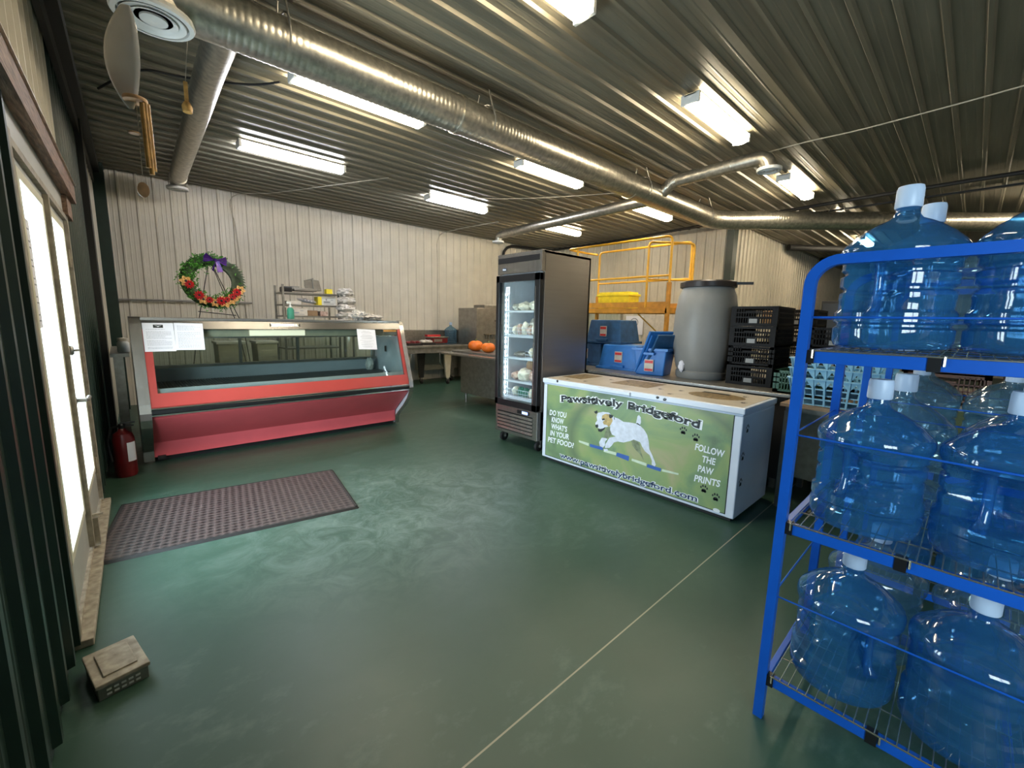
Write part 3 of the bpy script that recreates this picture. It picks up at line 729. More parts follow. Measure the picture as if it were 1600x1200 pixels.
b = mb('beige_box'); b.box(.05, CL - .05, .27, .30, 1.215, 1.373); b.use('steel'); b.box(.05, CL - .05, .262, .31, 1.205, 1.218); b.use('case_glow'); b.box(.92, 1.46, .262, .27, 1.225, 1.30); b.build('canopy_strip', T)  # beige inner face of the canopy, its bright middle set to glow
b = mb('steel_dark'); b.box(CL - .045, CL - .037, .62, .66, .98, 1.06); b.use('black'); b.box(CL - .048, CL - .044, .625, .655, .985, 1.055); b.build('thermometer', T)
mb('plastic_w').blob((CL - .18, .86, .79), .05, .06, .09, .35, 4, 3).build('cloth_scrap', T, smooth=True)
mb('black_matte').box(.10, .16, .36, .40, .04, .07).build('foot', T)
# sheets of paper on the glass
def page(name, xa, xb, sa, sb, label, tilt=0., logo=False, cols=1, centre=False):
    cx, cs_ = (xa + xb) / 2, (sa + sb) / 2
    org = C0 + G(cx, cs_, .016)
    ax = V((1, 0, 0)); ay = (G(0, 1) - G(0, 0)).normalized(); az = ax.cross(ay)
    mm = Matrix((ax, ay, az)).transposed().to_4x4() @ Matrix.Rotation(tilt, 4, 'Z'); mm.translation = org
    w = (xb - xa) / 2; h = (G(0, sb) - G(0, sa)).length / 2
    e = thing(name, (0, 0, 0), label, 'notice', 'paper notices on the display case'); e.matrix_world = mm
    mb('paper').box(-w, w, -h, h, -.0006, .0006).build('sheet', e)
    b = mb('ink'); random.seed(int(xa * 1000))
    rows = 18; top = h * .55 if logo else h * .8
    y = top
    while y > -h * .85:
        if random.random() > .16:
            ww = w * .8 * (random.uniform(.35, 1) if centre else 1)
            x = -ww
            end = ww if centre else ww * random.choice((1, 1, 1, .5))
            while x < end - .004:
                l_ = random.uniform(.006, .018); b.box(x, min(x + l_, end), y - .0014, y + .0014, .0006, .0009); x += l_ + .004
        y -= .0105
    if logo:
        b.use('black'); b.box(-.035, .035, h * .66, h * .88, .0006, .0009)
        b.use('whiteprint'); yy = h * .77
        b.add([(-.028, yy + .008, .001), (-.005, yy - .001, .001), (0, yy - .008, .001), (.005, yy - .001, .001), (.028, yy + .008, .001), (.012, yy + .005, .001), (0, yy + .003, .001), (-.012, yy + .005, .001)], [(0, 1, 7), (1, 2, 6), (1, 6, 7), (2, 3, 6), (3, 5, 6), (3, 4, 5)])
    b.build('printing', e)
    return e
page('paper_notice', .08, .30, .655, 1.0, 'white letter with black bird logo, leftmost sheet on the red display case', logo=True)
page('paper_notice', .302, .52, .665, 1.0, 'white letter of close text taped right of the bird logo sheet', tilt=-.02)
page('paper_notice', 2.02, 2.25, .60, .925, 'single white notice near the right end of red display case glass', tilt=-.05, centre=True)

# on top of the case
t = thing('sanitizer_bottle', (C0.x + 1.42, C0.y + .62, 1.40), 'green hand sanitizer pump bottle standing on the display case top', 'bottle')
mb('sanit').lathe([(.001, 0), (.036, .003), (.038, .02), (.038, .10), (.03, .125), (.015, .135)], n=24).build('bottle', t, smooth=True)
b = mb('plastic_w'); b.lathe([(.016, .135), (.018, .15), (.014, .155), (.007, .16), (.007, .185)], n=16); b.box(-.04, .012, -.008, .008, .185, .198); b.build('pump', t, smooth=True)
t = thing('crumpled_bag', (C0.x + 2.26, C0.y + .60, 1.415), 'pale crumpled plastic bag lying on display case top right of notice', 'bag')
b = mb('bag'); b.blob((0, 0, .035), .10, .09, .055, .7, 4, 2, 20); b.blob((.16, 0, .02), .13, .09, .035, .7, 4, 5, 20); b.blob((-.06, .02, .06), .05, .04, .05, .8, 5, 8, 16); b.build('bag_heap', t, smooth=True)

# ------------------------------------------------------------ wreath on an easel behind the case
t = thing('wreath_stand', (1.0, 6.55, 0), 'thin black wire easel behind the display case holding the wreath', 'easel')
b = mb('black_matte')
b.tube([(-.10, .0, 2.12), (.12, -.1, 1.35), (.30, -.22, 0)], .005, 6); b.tube([(-.10, 0, 2.12), (-.28, -.08, 1.3), (-.5, -.2, 0)], .005, 6); b.tube([(-.10, .0, 2.12), (.22, .06, 1.3), (.42, .35, 0)], .005, 6)
b.tube([(-.27, -.12, 1.47), (.12, -.13, 1.43)], .005, 6)
b.build('wire_legs', t)
wc = V((.905, 6.46, 1.835)); ring = .262
t = thing('flower_wreath', tuple(wc), 'green artificial wreath with red and orange flowers and purple bow', 'wreath'); t.rotation_euler = (R(-10), R(8), 0)
random.seed(3)
b = mb('leaf_dk'); b.tube([(ring * math.cos(R(a)), 0, ring * math.sin(R(a))) for a in range(0, 361, 12)], .066, 12, caps=False); b.build('ring_base', t, smooth=True)
def tuft(b, c, n, l, w, spread=1.):
    for k in range(n):
        d = V((random.gauss(0, 1), random.gauss(-.4, .8), random.gauss(0, 1))).normalized(); q = d.cross(V((random.random(), random.random(), random.random()))).normalized()
        e_ = c + d * l * random.uniform(.6, 1.1); mid = c + d * l * .5
        b.add([c, mid + q * w, e_, mid - q * w], [(0, 1, 2, 3)])
b = mb('leaf')
for k in range(900):
    a = R(random.uniform(75, 345)) if random.random() < .86 else R(random.uniform(0, 360))
    rr0 = ring + random.gauss(0, .040); c = V((rr0 * math.cos(a), random.uniform(-.085, .0), rr0 * math.sin(a)))
    tuft(b, c, 3, .042, .0065)
b.build('foliage', t)
b = mb('leaf_dk')
for k in range(14):
    a = R(-22 + k * 6); p0 = V((ring * math.cos(a), -.072, ring * math.sin(a))); d = V((math.cos(a - .5), 0, math.sin(a - .5)))
    q = V((-d.z, 0, d.x)) * .035
    b.add([p0 - d * .10, p0 + q, p0 + d * .09, p0 - q], [(0, 1, 2, 3)])
b.build('dark_leaves', t)
def flower(pos, r, keyc='petal', pt=10):
    b = mb(keyc)
    for lay, (rr1, yy) in enumerate(((r, 0), (r * .7, -.012))):
        for k in range(pt):
            a = 2 * math.pi * k / pt + lay * .3; da = math.pi / pt * .9
            P = lambda rad, an, y: (rad * math.cos(an), y, rad * math.sin(an))
            b.add([P(0, a, yy), P(rr1 * .7, a - da, yy - .012), P(rr1, a, yy - .008), P(rr1 * .7, a + da, yy - .012)], [(0, 1, 2, 3)])
    b.use('black'); b.blob((0, -.022, 0), r * .22, .008, r * .22, .1, 3, 1, 6)
    o = b.build('red_flower' if keyc == 'petal' else 'orange_blossom', t); o.location = pos; return o
for ang_, rad in ((205, .055), (238, .06), (262, .045), (288, .06), (318, .045), (335, .055), (302, .04)):
    a = R(ang_); flower((ring * math.cos(a), -.115, ring * math.sin(a)), rad)
for ang_, rad in ((196, .07), (250, .065), (275, .06), (296, .08), (325, .06), (345, .065), (312, .07)):
    a = R(ang_ ); flower(((ring + .02) * math.cos(a), -.098, (ring + .015) * math.sin(a)), rad, 'petal_y', 6)
b = mb('purple')
for s in (-1, 1):
    for k in range(2):
        z0 = .02 * k; b.add([(0, -.10, .245), (s * .10, -.13, .305 - z0), (s * .12, -.10, .27 - z0), (s * .12, -.09, .22 - z0), (s * .10, -.12, .20)], [(0, 1, 2), (0, 2, 3), (0, 3, 4)])
    b.add([(0, -.11, .24), (s * .015 + .02, -.12, .24), (s * .06 + .03, -.10, .12), (s * .02 + .01, -.11, .10)], [(0, 1, 2, 3)])
b.blob((0, -.11, .245), .022, .02, .022, .2, 3, 4, 8); b.build('purple_bow', t)

# conduit on far wall, low
tag(mb('pipe').tube([(0, 0, 0), (.9, 0, .015), (1.8, 0, .02)], .014, 8).build('wall_conduit', loc=(-.02, 8.76, 1.63), smooth=True), 'thin horizontal metal conduit on the far wall left of the wreath', 'conduit')
t = thing('corner_bench', (-.03, 5.95, 0), 'grey metal bench in the left corner beside the display case end', 'bench')
mb('steel_dark').box(-.06, .09, 0, 1.3, .98, 1.02).build('bench_top', t, bevel=.003)
for y in (.05, 1.2): mb('steel_dark').box(-.04, .04, y, y + .05, 0, .98).build('leg', t)
t = thing('white_jug', (.02, 6.1, 1.02), 'small cream container with a round lid on the corner bench', 'container')
mb('plastic_w').lathe([(.045, 0), (.05, .01), (.05, .10), (.035, .12)], n=20).build('jug', t, smooth=True); mb('box_w').lathe([(.045, .12), (.045, .15), (.001, .155)], n=20).build('cap', t, smooth=True)

# ------------------------------------------------------------ open shelf rack behind the case
SH = V((1.95, 7.45, 0)); 
T = thing('storage_shelf', tuple(SH), 'dark metal three tier shelf rack against the far wall behind display case', 'shelf')
sw, sd = .86, .45
for x in (0, sw):
    for y in (0, sd): mb('steel_dark').box(x - .014, x + .014, y - .014, y + .014, 0, 1.93 - .05 * (x > 0)).build('post', T)
for z in (.35, .9, 1.42, 1.60, 1.79): mb('steel_dark').box(0, sw, 0, sd, z, z + .025).build('shelf_board', T, bevel=.002)
def carton(name, loc, dx, dy, dz, key, label, cat='box', rz=0., deco=None, group=None):
    t = thing(name, loc, label, cat, group, rz)
    mb(key).box(-dx / 2, dx / 2, -dy / 2, dy / 2, 0, dz).build('box_body', t, bevel=.003)
    if deco:
        b = mb(deco); b.box(-dx * .35, dx * .1, -dy / 2 - .001, -dy / 2, dz * .3, dz * .45); b.box(-dx * .35, dx * .35, -dy / 2 - .001, -dy / 2, dz * .15, dz * .2); b.box(-dx * .2, -dx * .12, -dy / 2 - .001, -dy / 2, dz * .55, dz * .75); b.box(dx * .15, dx * .3, -dy / 2 - .001, -dy / 2, dz * .6, dz * .66); b.build('printing', t)
    return t
sx, sy = SH.x, SH.y
carton('white_carton', (sx + .20, sy + .14, 1.445), .32, .22, .125, 'box_w', 'long white printed carton on the bottom tier of the shelf', deco='ink')
carton('brown_carton', (sx + .45, sy + .16, 1.445), .16, .2, .09, 'box_br', 'small brown carton behind the sanitizer bottle on the shelf')
carton('beige_carton', (sx + .63, sy + .15, 1.445), .12, .2, .08, 'meat', 'small pinkish tub at right on the shelf bottom tier')
carton('white_carton', (sx + .71, sy + .14, 1.625), .24, .2, .145, 'plastic_w', 'white box with dark lettering on the middle tier right end', deco='ink')
carton('yellow_carton', (sx + .56, sy + .12, 1.625), .06, .2, .14, 'tote_y', 'narrow yellow box beside the white box, middle tier')
carton('grey_tray', (sx + .17, sy + .16, 1.625), .22, .22, .05, 'box_w', 'low pale tray at the left of the middle tier')
t = thing('wrapped_roll', (sx + .40, sy + .14, 1.66), 'printed white plastic packet leaning on the middle tier', 'packet'); b = mb('paper'); b.blob((0, 0, .03), .16, .07, .032, .25, 4, 6, 14); b.use('ink'); [b.box(-.1 + k * .05, -.07 + k * .05, -.075, -.07, .02, .04) for k in range(4)]; o_ = b.build('packet', t, smooth=True); o_.rotation_euler = (0, R(10), 0)
carton('yellow_carton', (sx + .74, sy + .12, 1.815), .10, .1, .085, 'tote_y', 'small bright yellow box on top of the shelf rack')
t = thing('meat_slicer', (sx + .36, sy + .2, 1.815), 'grey metal deli slicer with upright handle on top of the shelf rack', 'slicer')
b = mb('machine'); b.box(-.17, .18, -.12, .14, .03, .075); b.box(-.20, -.08, -.10, .12, .05, .10); b.build('base', t, bevel=.008)
mb('machine').prism([(.15, .05), (.28, .05), (.24, .22), (.13, .23)], -.06, .06, 'y').build('motor_housing', t, bevel=.006)
mb('machine').lathe([(.001, -.012), (.085, -.012), (.085, .0), (.001, .008)], (.10, -.02, .13), 28, 'y').build('blade_disc', t, smooth=True)
b = mb('steel_dark'); b.bar((.02, -.02, .20), (.16, -.02, .245), .03, .02); b.bar((.03, -.02, .12), (.03, -.02, .2), .02); b.build('handle', t)
mb('black').box(-.33, -.19, -.11, .12, .0, .09).build('carriage_tray', t, bevel=.02)
t = thing('plastic_bag_stack', (C0.x + 1.68, C0.y + .88, 1.40), 'tall stack of folded white plastic bags standing behind the display case', 'bags')
t.location = (2.87, 7.28, 1.28)
b = mb('bag')
for k in range(5): b.blob((.0 + .012 * (k % 2), 0, .06 + k * .125), .17 - .012 * k, .13, .075, .35, 3, k, 16)
b.blob((.12, -.04, .04), .2, .13, .05, .35, 3, 9, 16); b.build('bag_bundles', t, smooth=True)
t = thing('bag_shelf', (3.12, 7.25, 0), 'low metal stand under the stack of white plastic bags', 'stand')
b = mb('steel_dark'); b.box(-.25, .45, -.2, .25, 1.25, 1.28); [b.box(x - .015, x + .015, y - .015, y + .015, 0, 1.25) for x in (-.22, .42) for y in (-.17, .22)]; b.build('stand_frame', t)
# white tubs behind case seen through its windows
for k, (x, w_) in enumerate(((1.0, .34), (1.42, .26))):
    t = thing('plastic_tub', (x + .12, 7.0, 0), ['pale tub seen through left window of display case', 'narrower pale tub seen through middle window of display case'][k], 'tub', 'pale tubs behind the display case')
    b = mb('beige_box'); b.prism([(-w_ / 2 + .03, .0), (w_ / 2 - .03, .0), (w_ / 2, 1.05), (-w_ / 2, 1.05)], -.18, .18, 'y'); b.build('tub_body', t, bevel=.01)
    mb('box_w').box(-w_ / 2 - .015, w_ / 2 + .015, -.195, .195, 1.04, 1.075).build('lid', t, bevel=.006)

# ------------------------------------------------------------ prep table at the far wall with things on it
t = thing('prep_table', (4.1, 7.75, 0), 'long grey work table on wheeled tapered legs along the far wall', 'table')
mb('counter').box(0, 1.72, 0, .75, .83, .875).build('table_top', t, bevel=.004)
mb('counter').box(.02, 1.70, .02, .73, .72, .83).build('apron', t)
for k, (x, y, key) in enumerate(((1.22, .12, 'beige_box'), (.75, .45, 'black'), (.2, .12, 'beige_box'), (1.58, .5, 'steel_dark'))):
    b = mb(key); b.prism([(x - .09, .72), (x + .11, .72), (x + .06, .14), (x - .03, .14)], y, y + .05, 'y'); l_ = b.build('leg', t)
    b = mb('rubber'); b.tube([(x + .0, y + .02, .055), (x + .03, y + .02, .055)], .055, 16); b.use('steel_dark'); b.bar((x + .015, y + .02, .06), (x + .015, y + .02, .15), .03, .05); w = b.build('caster', t)
t = thing('base_cabinet', (5.0, 8.52, 0), 'beige low cabinet standing against the far wall right of the work table', 'cabinet')
mb('beige_box').box(0, 1.9, 0, .22, .25, .84).build('body', t, bevel=.004); mb('counter').box(-.05, 2.0, -.02, .24, .84, .87).build('top', t)
for x in (.02, .65, 1.28): mb('beige_box').box(x, x + .6, -.015, 0, .28, .84).build('door', t, bevel=.003)
for x in (.05, 1.8): mb('steel_dark').box(x, x + .05, .05, .1, 0, .25).build('leg', t)
tag(mb('steel_dark').box(0, 3.9, 0, .02, 0, .30).build('steel_backsplash', loc=(4.1, 8.70, .875)), 'grey steel splash band on the far wall above the work table', 'backsplash')
def fence_tray(loc, label, key, dx, dy, dz):
    t = thing('meat_tray', loc, label, 'tray', 'trays on the work table')
    b = mb('black'); b.box(-dx / 2, dx / 2, -dy / 2, dy / 2, 0, dz * .5); b.build('tray', t, bevel=.006)
    b = mb(key)
    for k in range(3): b.blob((-dx / 3 + k * dx / 3, 0, dz * .6), dx / 5.5, dy / 3, dz * .45, .3, 3, k, 8)
    b.build('contents', t, smooth=True)
fence_tray((4.55, 8.05, .875), 'black tray with dark red meat, left end of the work table', 'ext', .34, .3, .09)
fence_tray((4.95, 8.15, .875), 'black tray with pale packets in the middle of the work table', 'box_w', .3, .3, .10)
t = thing('red_scale', (5.25, 8.2, .875), 'red box shaped counter scale beside the clear water bottle', 'scale')
mb('ext').box(-.2, .2, -.15, .15, .03, .14).build('housing', t, bevel=.01); mb('steel').box(-.22, .22, -.17, .17, .155, .17).build('weighing_plate', t, bevel=.003); mb('black').box(-.03, .03, -.03, .03, .14, .155).build('plate_post', t); mb('steel_dark').box(-.16, .05, -.154, -.15, .06, .12).build('dial_panel', t)
mb('label_red').box(-.22, .12, .02, .14, .17, .21).build('red_lid', t)

# ------------------------------------------------------------ water bottles
def bottle_body(key):
    pr = [(.0001, .012), (.06, .008), (.11, 0), (.128, .006), (.135, .022), (.136, .060), (.127, .068), (.127, .074), (.136, .082), (.136, .108), (.128, .118), (.128, .146), (.130, .152), (.128, .170), (.120, .176), (.120, .182), (.130, .190), (.130, .220), (.120, .226), (.120, .232), (.130, .240), (.129, .260), (.137, .272), (.139, .290), (.137, .303), (.130, .316), (.113, .333), (.108, .340), (.090, .354), (.084, .360), (.060, .376), (.040, .388), (.032, .398), (.0285, .408), (.0285, .435)]
    def fn(r, z, a):
        d = min(abs(a), 2 * math.pi - abs(a)); w = max(0, 1 - (d / R(36)) ** 2); zz = max(0, 1 - ((z - .190) / .078) ** 2)
        return r - (.088 * (w ** .5) * (zz ** .35) if w > 0 and zz > 0 else 0)
    pr = [(r * (1.09 if r > .05 else 1), z * 1.02) for r, z in pr]
    return mb(key).lathe(pr, n=56, fn=fn)
protos = {}
def bottle(kind, loc, rz, label, group='large refillable water bottles on the blue racks'):
    if kind in protos: return dup(protos[kind], loc, rz, label, group)
    key = 'btl_blue' if kind == 'blue' else 'btl_pale'
    t = thing('water_bottle', loc, label, 'water bottle', group, rz)
    bottle_body(key).build('bottle_body', t, smooth=True)
    mb(key).tube([(.115, 0, .100), (.098, 0, .13), (.094, 0, .19), (.098, 0, .25), (.115, 0, .280)], [.020, .013, .012, .013, .020], 10).build('handle', t, smooth=True)
    b = mb('cap'); b.lathe([(.031, .428), (.033, .432), (.0325, .482), (.030, .491), (.001, .493)], n=28); b.build('cap', t, smooth=True)
    protos[kind] = t
    return t
Z1, Z2, Z3 = .195, .785, 1.375
X1, X2 = 1.806, 2.111
YA, YB = .185, -.121
bottle('blue', (X1, YA, Z3), R(160), 'deep blue water bottle at the left front corner of the top rack shelf')
bottle('pale', (X2, .148, Z3), R(40), 'pale clear water bottle behind the front blue one on top shelf')
bottle('blue', (X1, YB, Z3), R(200), 'blue water bottle cut by the right picture edge on top shelf')
bottle('pale', (X2, -.160, Z3), R(300), 'water bottle behind the one at picture edge on top shelf')
bottle('blue', (X1, YA, Z2), R(150), 'deep blue water bottle with notched grip at left, middle shelf front')
bottle('blue', (X1, YB, Z2), R(155), 'deep blue water bottle at right picture edge, middle shelf front')
bottle('pale', (X2, .148, Z2), R(0), 'clear water bottle just behind the notched blue one, middle shelf')
bottle('pale', (X2, -.160, Z2), R(90), 'clear water bottle behind the right edge bottle, middle shelf')
bottle('blue', (X1, YA, Z1), R(232), 'water bottle with handle toward the right, bottom shelf front left')
bottle('blue', (X1, YB, Z1), R(20), 'large looking water bottle at lower right, bottom shelf front')
bottle('pale', (X2, .148, Z1), R(60), 'water bottle behind the front left one on the bottom shelf')
bottle('pale', (X2, -.160, Z1), R(60), 'water bottle behind the lower right one on the bottom shelf')
# water bottle cap hangs
# second rack, behind the first
XB = 2.78
for i, (x, y, k, lb) in enumerate(((XB + .163, .155, 'pale', 'clear water bottle on rear rack middle shelf, its left front'),
        (XB + .469, .15, 'pale', 'clear water bottle on rear rack middle shelf, its left back'),
        (XB + .155, -.152, 'pale', 'clear water bottle on rear rack middle shelf, second from left in front'),
        (XB + .461, -.157, 'pale', 'clear water bottle on rear rack middle shelf, second from left at the back'))):
    bottle(k, (x, y, Z2 + .0), R(70 * i), lb)
for i, (x, y, lb) in enumerate(((XB + .163, .155, 'dusky blue water bottle on rear rack bottom shelf, its left front'), (XB + .469, .15, 'dusky blue water bottle on rear rack bottom shelf, its left back'), (XB + .155, -.152, 'dusky blue water bottle on rear rack bottom shelf, second in front'))):
    bottle('blue', (x, y, Z1), R(100 + 90 * i), lb)
bottle('pale', (5.70, 8.30, .875), R(0), 'clear water bottle standing on counter at the far wall', 'water bottle at the far wall')

def rack(name, x0, y0, L, D, label, rz=0.):
    t = thing(name, (x0, y0, 0), label, 'rack', 'blue bottle racks', rz)
    H = 1.645; w = .030; rad = .075
    for x, nm in ((0, 'front_frame'), (D, 'rear_frame')):
        b = mb('blue')
        path = [V((x, 0, 0)), V((x, 0, H - rad))] + arc((x, -rad, H - rad), rad, 0, 90, 8, 'yz')[1:] + arc((x, -L + rad, H - rad), rad, 90, 180, 8, 'yz') + [V((x, -L, 0))]
        n = len(path); vs = []; fs = []
        for i, p in enumerate(path):
            d = (path[min(i + 1, n - 1)] - path[max(i - 1, 0)]).normalized(); q = V((1, 0, 0)); r_ = d.cross(q)
            vs += [p + q * w / 2 + r_ * w / 2, p + q * w / 2 - r_ * w / 2, p - q * w / 2 - r_ * w / 2, p - q * w / 2 + r_ * w / 2]
        for i in range(n - 1):
            for k in range(4): fs.append((i * 4 + k, i * 4 + (k + 1) % 4, (i + 1) * 4 + (k + 1) % 4, (i + 1) * 4 + k))
        fs += [(3, 2, 1, 0), (n * 4 - 4, n * 4 - 3, n * 4 - 2, n * 4 - 1)]
        b.add(vs, fs); b.build(nm, t)
    for z in (Z1, Z2, Z3):
        b = mb('blue')
        for x in (0, D): b.box(x - .010, x + .010, -L + .02, -.03, z - .05, z - .012)
        for y in (-.012, -L + .012, -L / 2): b.box(.0, D, y - .010, y + .010, z - .045, z - .015)
        sh = b.build('shelf_frame', t, bevel=.002)
        b = mb('wire')
        k = 0
        nY = int((L - .06) / .026)
        for i in range(nY + 1):
            y = -.03 - i * .026; b.tube([(-.012, y, z - .008), (D + .012, y, z - .008)], .0017, 5)
        for x in (-.012, .12, .30, .48, D + .012): b.tube([(x, -.025, z - .011), (x, -L + .025, z - .011)], .0028, 6)
        for y in (-.03, -.33, -.62): b.tube([(-.014, y, z - .008), (-.014, y, z - .035)], .0028, 6)
        b.build('wire_deck', sh)
        for x in (0, D):
            for y in (-.022, -.31, -.62): mb('black').box(x - .013, x + .013, y - .014, y + .014, z - .052, z - .010).build('clip', sh)
    for z in (Z1 + .295, Z2 + .295, Z3 + .095):
        b = mb('blue'); b.tube([(0, 0, z), (0, -L, z)], .0030, 6); b.tube([(D, 0, z), (D, -L, z)], .0030, 6); b.tube([(0, 0, z), (D, 0, z)], .0030, 6); b.build('guard_wire', t)
    return t
rack('bottle_rack', 1.64, .375, 1.2, .64, 'bright blue steel bottle rack in the right foreground')
rack('bottle_rack', XB, .345, 1.2, .64, 'second blue steel bottle rack standing behind the foreground rack', R(-2))

# ------------------------------------------------------------ chest freezer
FX, FY = 3.185, 2.95
T = thing('chest_freezer', (FX, FY, 0), 'long white chest freezer with green dog picture and lettering on front', 'freezer')
FLn = 1.92; FD = .70
mb('white').box(.0, FD, -FLn, 0, .03, .80).build('cabinet', T, bevel=.008)
mb('black_matte').box(.03, FD - .03, -FLn + .03, -.03, 0, .03).build('base', T)
b = mb('white'); b.box(-.012, FD, -FLn - .01, .01, .815, .862); b.box(-.004, FD, -FLn, 0, .80, .815); LID = b.build('lid', T, bevel=.008)
b = mb('cream_lid'); b.box(.012, FD - .02, -FLn + .02, -.02, .862, .8635)
b.use('brown_patch')
b.box(.22, .60, -.30, -.05, .8635, .8645); b.box(.26, .62, -1.02, -.62, .8635, .8645)
b.poly([(.20 + .16 * (1 + math.cos(a)) , -1.58 - .22 * math.sin(a), .8640) for a in [2 * math.pi * k / 24 for k in range(24)]])
b.use('blackprint')
for x, y in ((.10, -.22), (.13, -.42), (.45, -.50), (.48, -.68), (.30, -1.12), (.36, -1.28), (.12, -1.3), (.5, -1.75), (.2, -1.84)):
    for q in ((0, 0, .018), (.02, .012, .007), (.024, -.004, .007), (.016, -.02, .007)):
        b.poly([(x + q[0] + q[2] * math.cos(a), y + q[1] + q[2] * math.sin(a), .8648) for a in [2 * math.pi * k / 8 for k in range(8)]])
b.box(.46, .52, -1.64, -1.42, .8646, .8650)
b.build('lid_artwork', LID)
b = mb('white'); b.prism([(-.03, .822), (.0, .812), (.0, .858), (-.03, .852)], -1.02, -.68, 'y'); b.build('lid_handle', LID, bevel=.006)
b = mb('black'); 
for y, z in ((-.19, .85), (-1.27, .845), (-1.33, .838)): b.blob((-.0125, y, z), .002, .014, .011, .8, 4, y * 9, 6)
b.build('chipped_paint', T)
b = mb('blackprint'); b.box(-.0012, -.0002, -FLn + .058, -.047, .052, .808)
b.use('picture'); b.box(-.0024, -.0013, -FLn + .064, -.053, .058, .802)
P = b.build('front_picture', T)
P['label'] = 'printed green meadow picture'
def FP(off=.003): return lambda u, v: V((-off, -u, v))
polys = {
 'body':[(0.868, 0.605), (0.908, 0.601), (0.961, 0.582), (1.018, 0.588), (1.074, 0.59), (1.124, 0.58), (1.162, 0.555), (1.194, 0.517), (1.213, 0.461), (1.224, 0.397), (1.253, 0.354), (1.277, 0.311), (1.291, 0.281), (1.283, 0.263), (1.254, 0.271), (1.254, 0.305), (1.23, 0.348), (1.184, 0.37), (1.155, 0.403), (1.134, 0.437), (1.072, 0.446), (1.042, 0.427), (0.974, 0.397), (0.915, 0.393), (0.876, 0.375), (0.858, 0.344), (0.832, 0.314), (0.785, 0.302), (0.789, 0.34), (0.814, 0.387), (0.826, 0.408), (0.892, 0.434), (0.851, 0.443), (0.829, 0.48), (0.831, 0.54), (0.849, 0.584)],
 'far_leg':[(0.744, 0.39), (0.779, 0.397), (0.807, 0.392), (0.784, 0.363), (0.783, 0.326), (0.764, 0.3), (0.728, 0.307), (0.718, 0.341)],
 'paw':[(0.771, 0.29), (0.813, 0.3), (0.821, 0.281), (0.78, 0.271)],
 'head':[(0.687, 0.614), (0.743, 0.633), (0.805, 0.638), (0.84, 0.618), (0.868, 0.605), (0.851, 0.555), (0.84, 0.518), (0.793, 0.502), (0.766, 0.485), (0.725, 0.47), (0.703, 0.472), (0.673, 0.49), (0.665, 0.513), (0.685, 0.541), (0.675, 0.576)],
 'tail':[(1.083, 0.592), (1.09, 0.629), (1.094, 0.658), (1.108, 0.669), (1.125, 0.653), (1.131, 0.609), (1.123, 0.586)],
 'patch':[(0.738, 0.599), (0.771, 0.62), (0.813, 0.622), (0.841, 0.606), (0.85, 0.567), (0.832, 0.528), (0.813, 0.506), (0.792, 0.52), (0.757, 0.519), (0.748, 0.541), (0.768, 0.563), (0.733, 0.565)],
 'ear1':[(0.644, 0.616), (0.679, 0.636), (0.687, 0.614), (0.667, 0.6)],
 'ear2':[(0.812, 0.625), (0.853, 0.62), (0.851, 0.602), (0.822, 0.585), (0.81, 0.601)],
 'nose':[(0.666, 0.495), (0.694, 0.507), (0.702, 0.49), (0.689, 0.469), (0.67, 0.478)],
 'mouth':[(0.696, 0.465), (0.725, 0.467), (0.759, 0.484), (0.782, 0.503), (0.767, 0.473), (0.734, 0.442), (0.705, 0.442)],
 'eye':[(0.733, 0.565), (0.76, 0.577), (0.771, 0.564), (0.744, 0.553)],
 'collar':[(0.861, 0.604), (0.868, 0.605), (0.874, 0.583), (0.866, 0.585)],
 'tailband':[(1.086, 0.592), (1.098, 0.598), (1.126, 0.586), (1.124, 0.578)],
 'chest':[(0.786, 0.495), (0.82, 0.505), (0.835, 0.481), (0.865, 0.446), (0.8, 0.396), (0.765, 0.394), (0.776, 0.433)],
 'belly':[(1.048, 0.429), (1.072, 0.446), (1.116, 0.438), (1.136, 0.409), (1.146, 0.361), (1.182, 0.285), (1.142, 0.332), (1.097, 0.36), (1.063, 0.392)],
 'pole_w1':[(0.481, 0.306), (0.603, 0.305), (0.601, 0.277), (0.486, 0.288)],
 'pole_b1':[(0.615, 0.302), (0.763, 0.303), (0.762, 0.275), (0.616, 0.274)],
 'pole_w2':[(0.772, 0.287), (0.905, 0.29), (0.907, 0.263), (0.773, 0.263)],
 'pole_b2':[(0.915, 0.292), (1.039, 0.288), (1.036, 0.244), (0.904, 0.257)],
 'pole_w3':[(1.065, 0.275), (1.207, 0.27), (1.206, 0.244), (1.064, 0.254)],
 'pole_b3':[(1.216, 0.266), (1.341, 0.262), (1.337, 0.233), (1.209, 0.237)],
 'pole_w4':[(1.349, 0.259), (1.488, 0.263), (1.489, 0.248), (1.345, 0.239)],
}
def flat(b, name, off, key): b.use(key); b.poly([(-off, -u, v) for u, v in polys[name]][::-1])
b = MB()
for k, o_ in (('pole_w1', .0030), ('pole_w2', .0030), ('pole_w3', .0030), ('pole_w4', .0030)): flat(b, k, o_, 'paleprint')
for k in ('pole_b1', 'pole_b2', 'pole_b3'): flat(b, k, .0032, 'panelblue')
b.build('jump_pole_print', P)
b = MB()
flat(b, 'belly', .0034, 'dogshade'); flat(b, 'far_leg', .0035, 'dogwhite'); flat(b, 'chest', .0036, 'dogshade'); flat(b, 'body', .0038, 'dogwhite'); flat(b, 'paw', .0038, 'dogwhite')
flat(b, 'tail', .0040, 'dogwhite'); flat(b, 'tailband', .0042, 'blackprint'); flat(b, 'head', .0042, 'dogwhite'); flat(b, 'patch', .0044, 'dogtan')
for k in ('ear1', 'ear2', 'nose', 'mouth', 'eye', 'collar'): flat(b, k, .0046, 'blackprint')
b.build('jumping_dog_print', P)
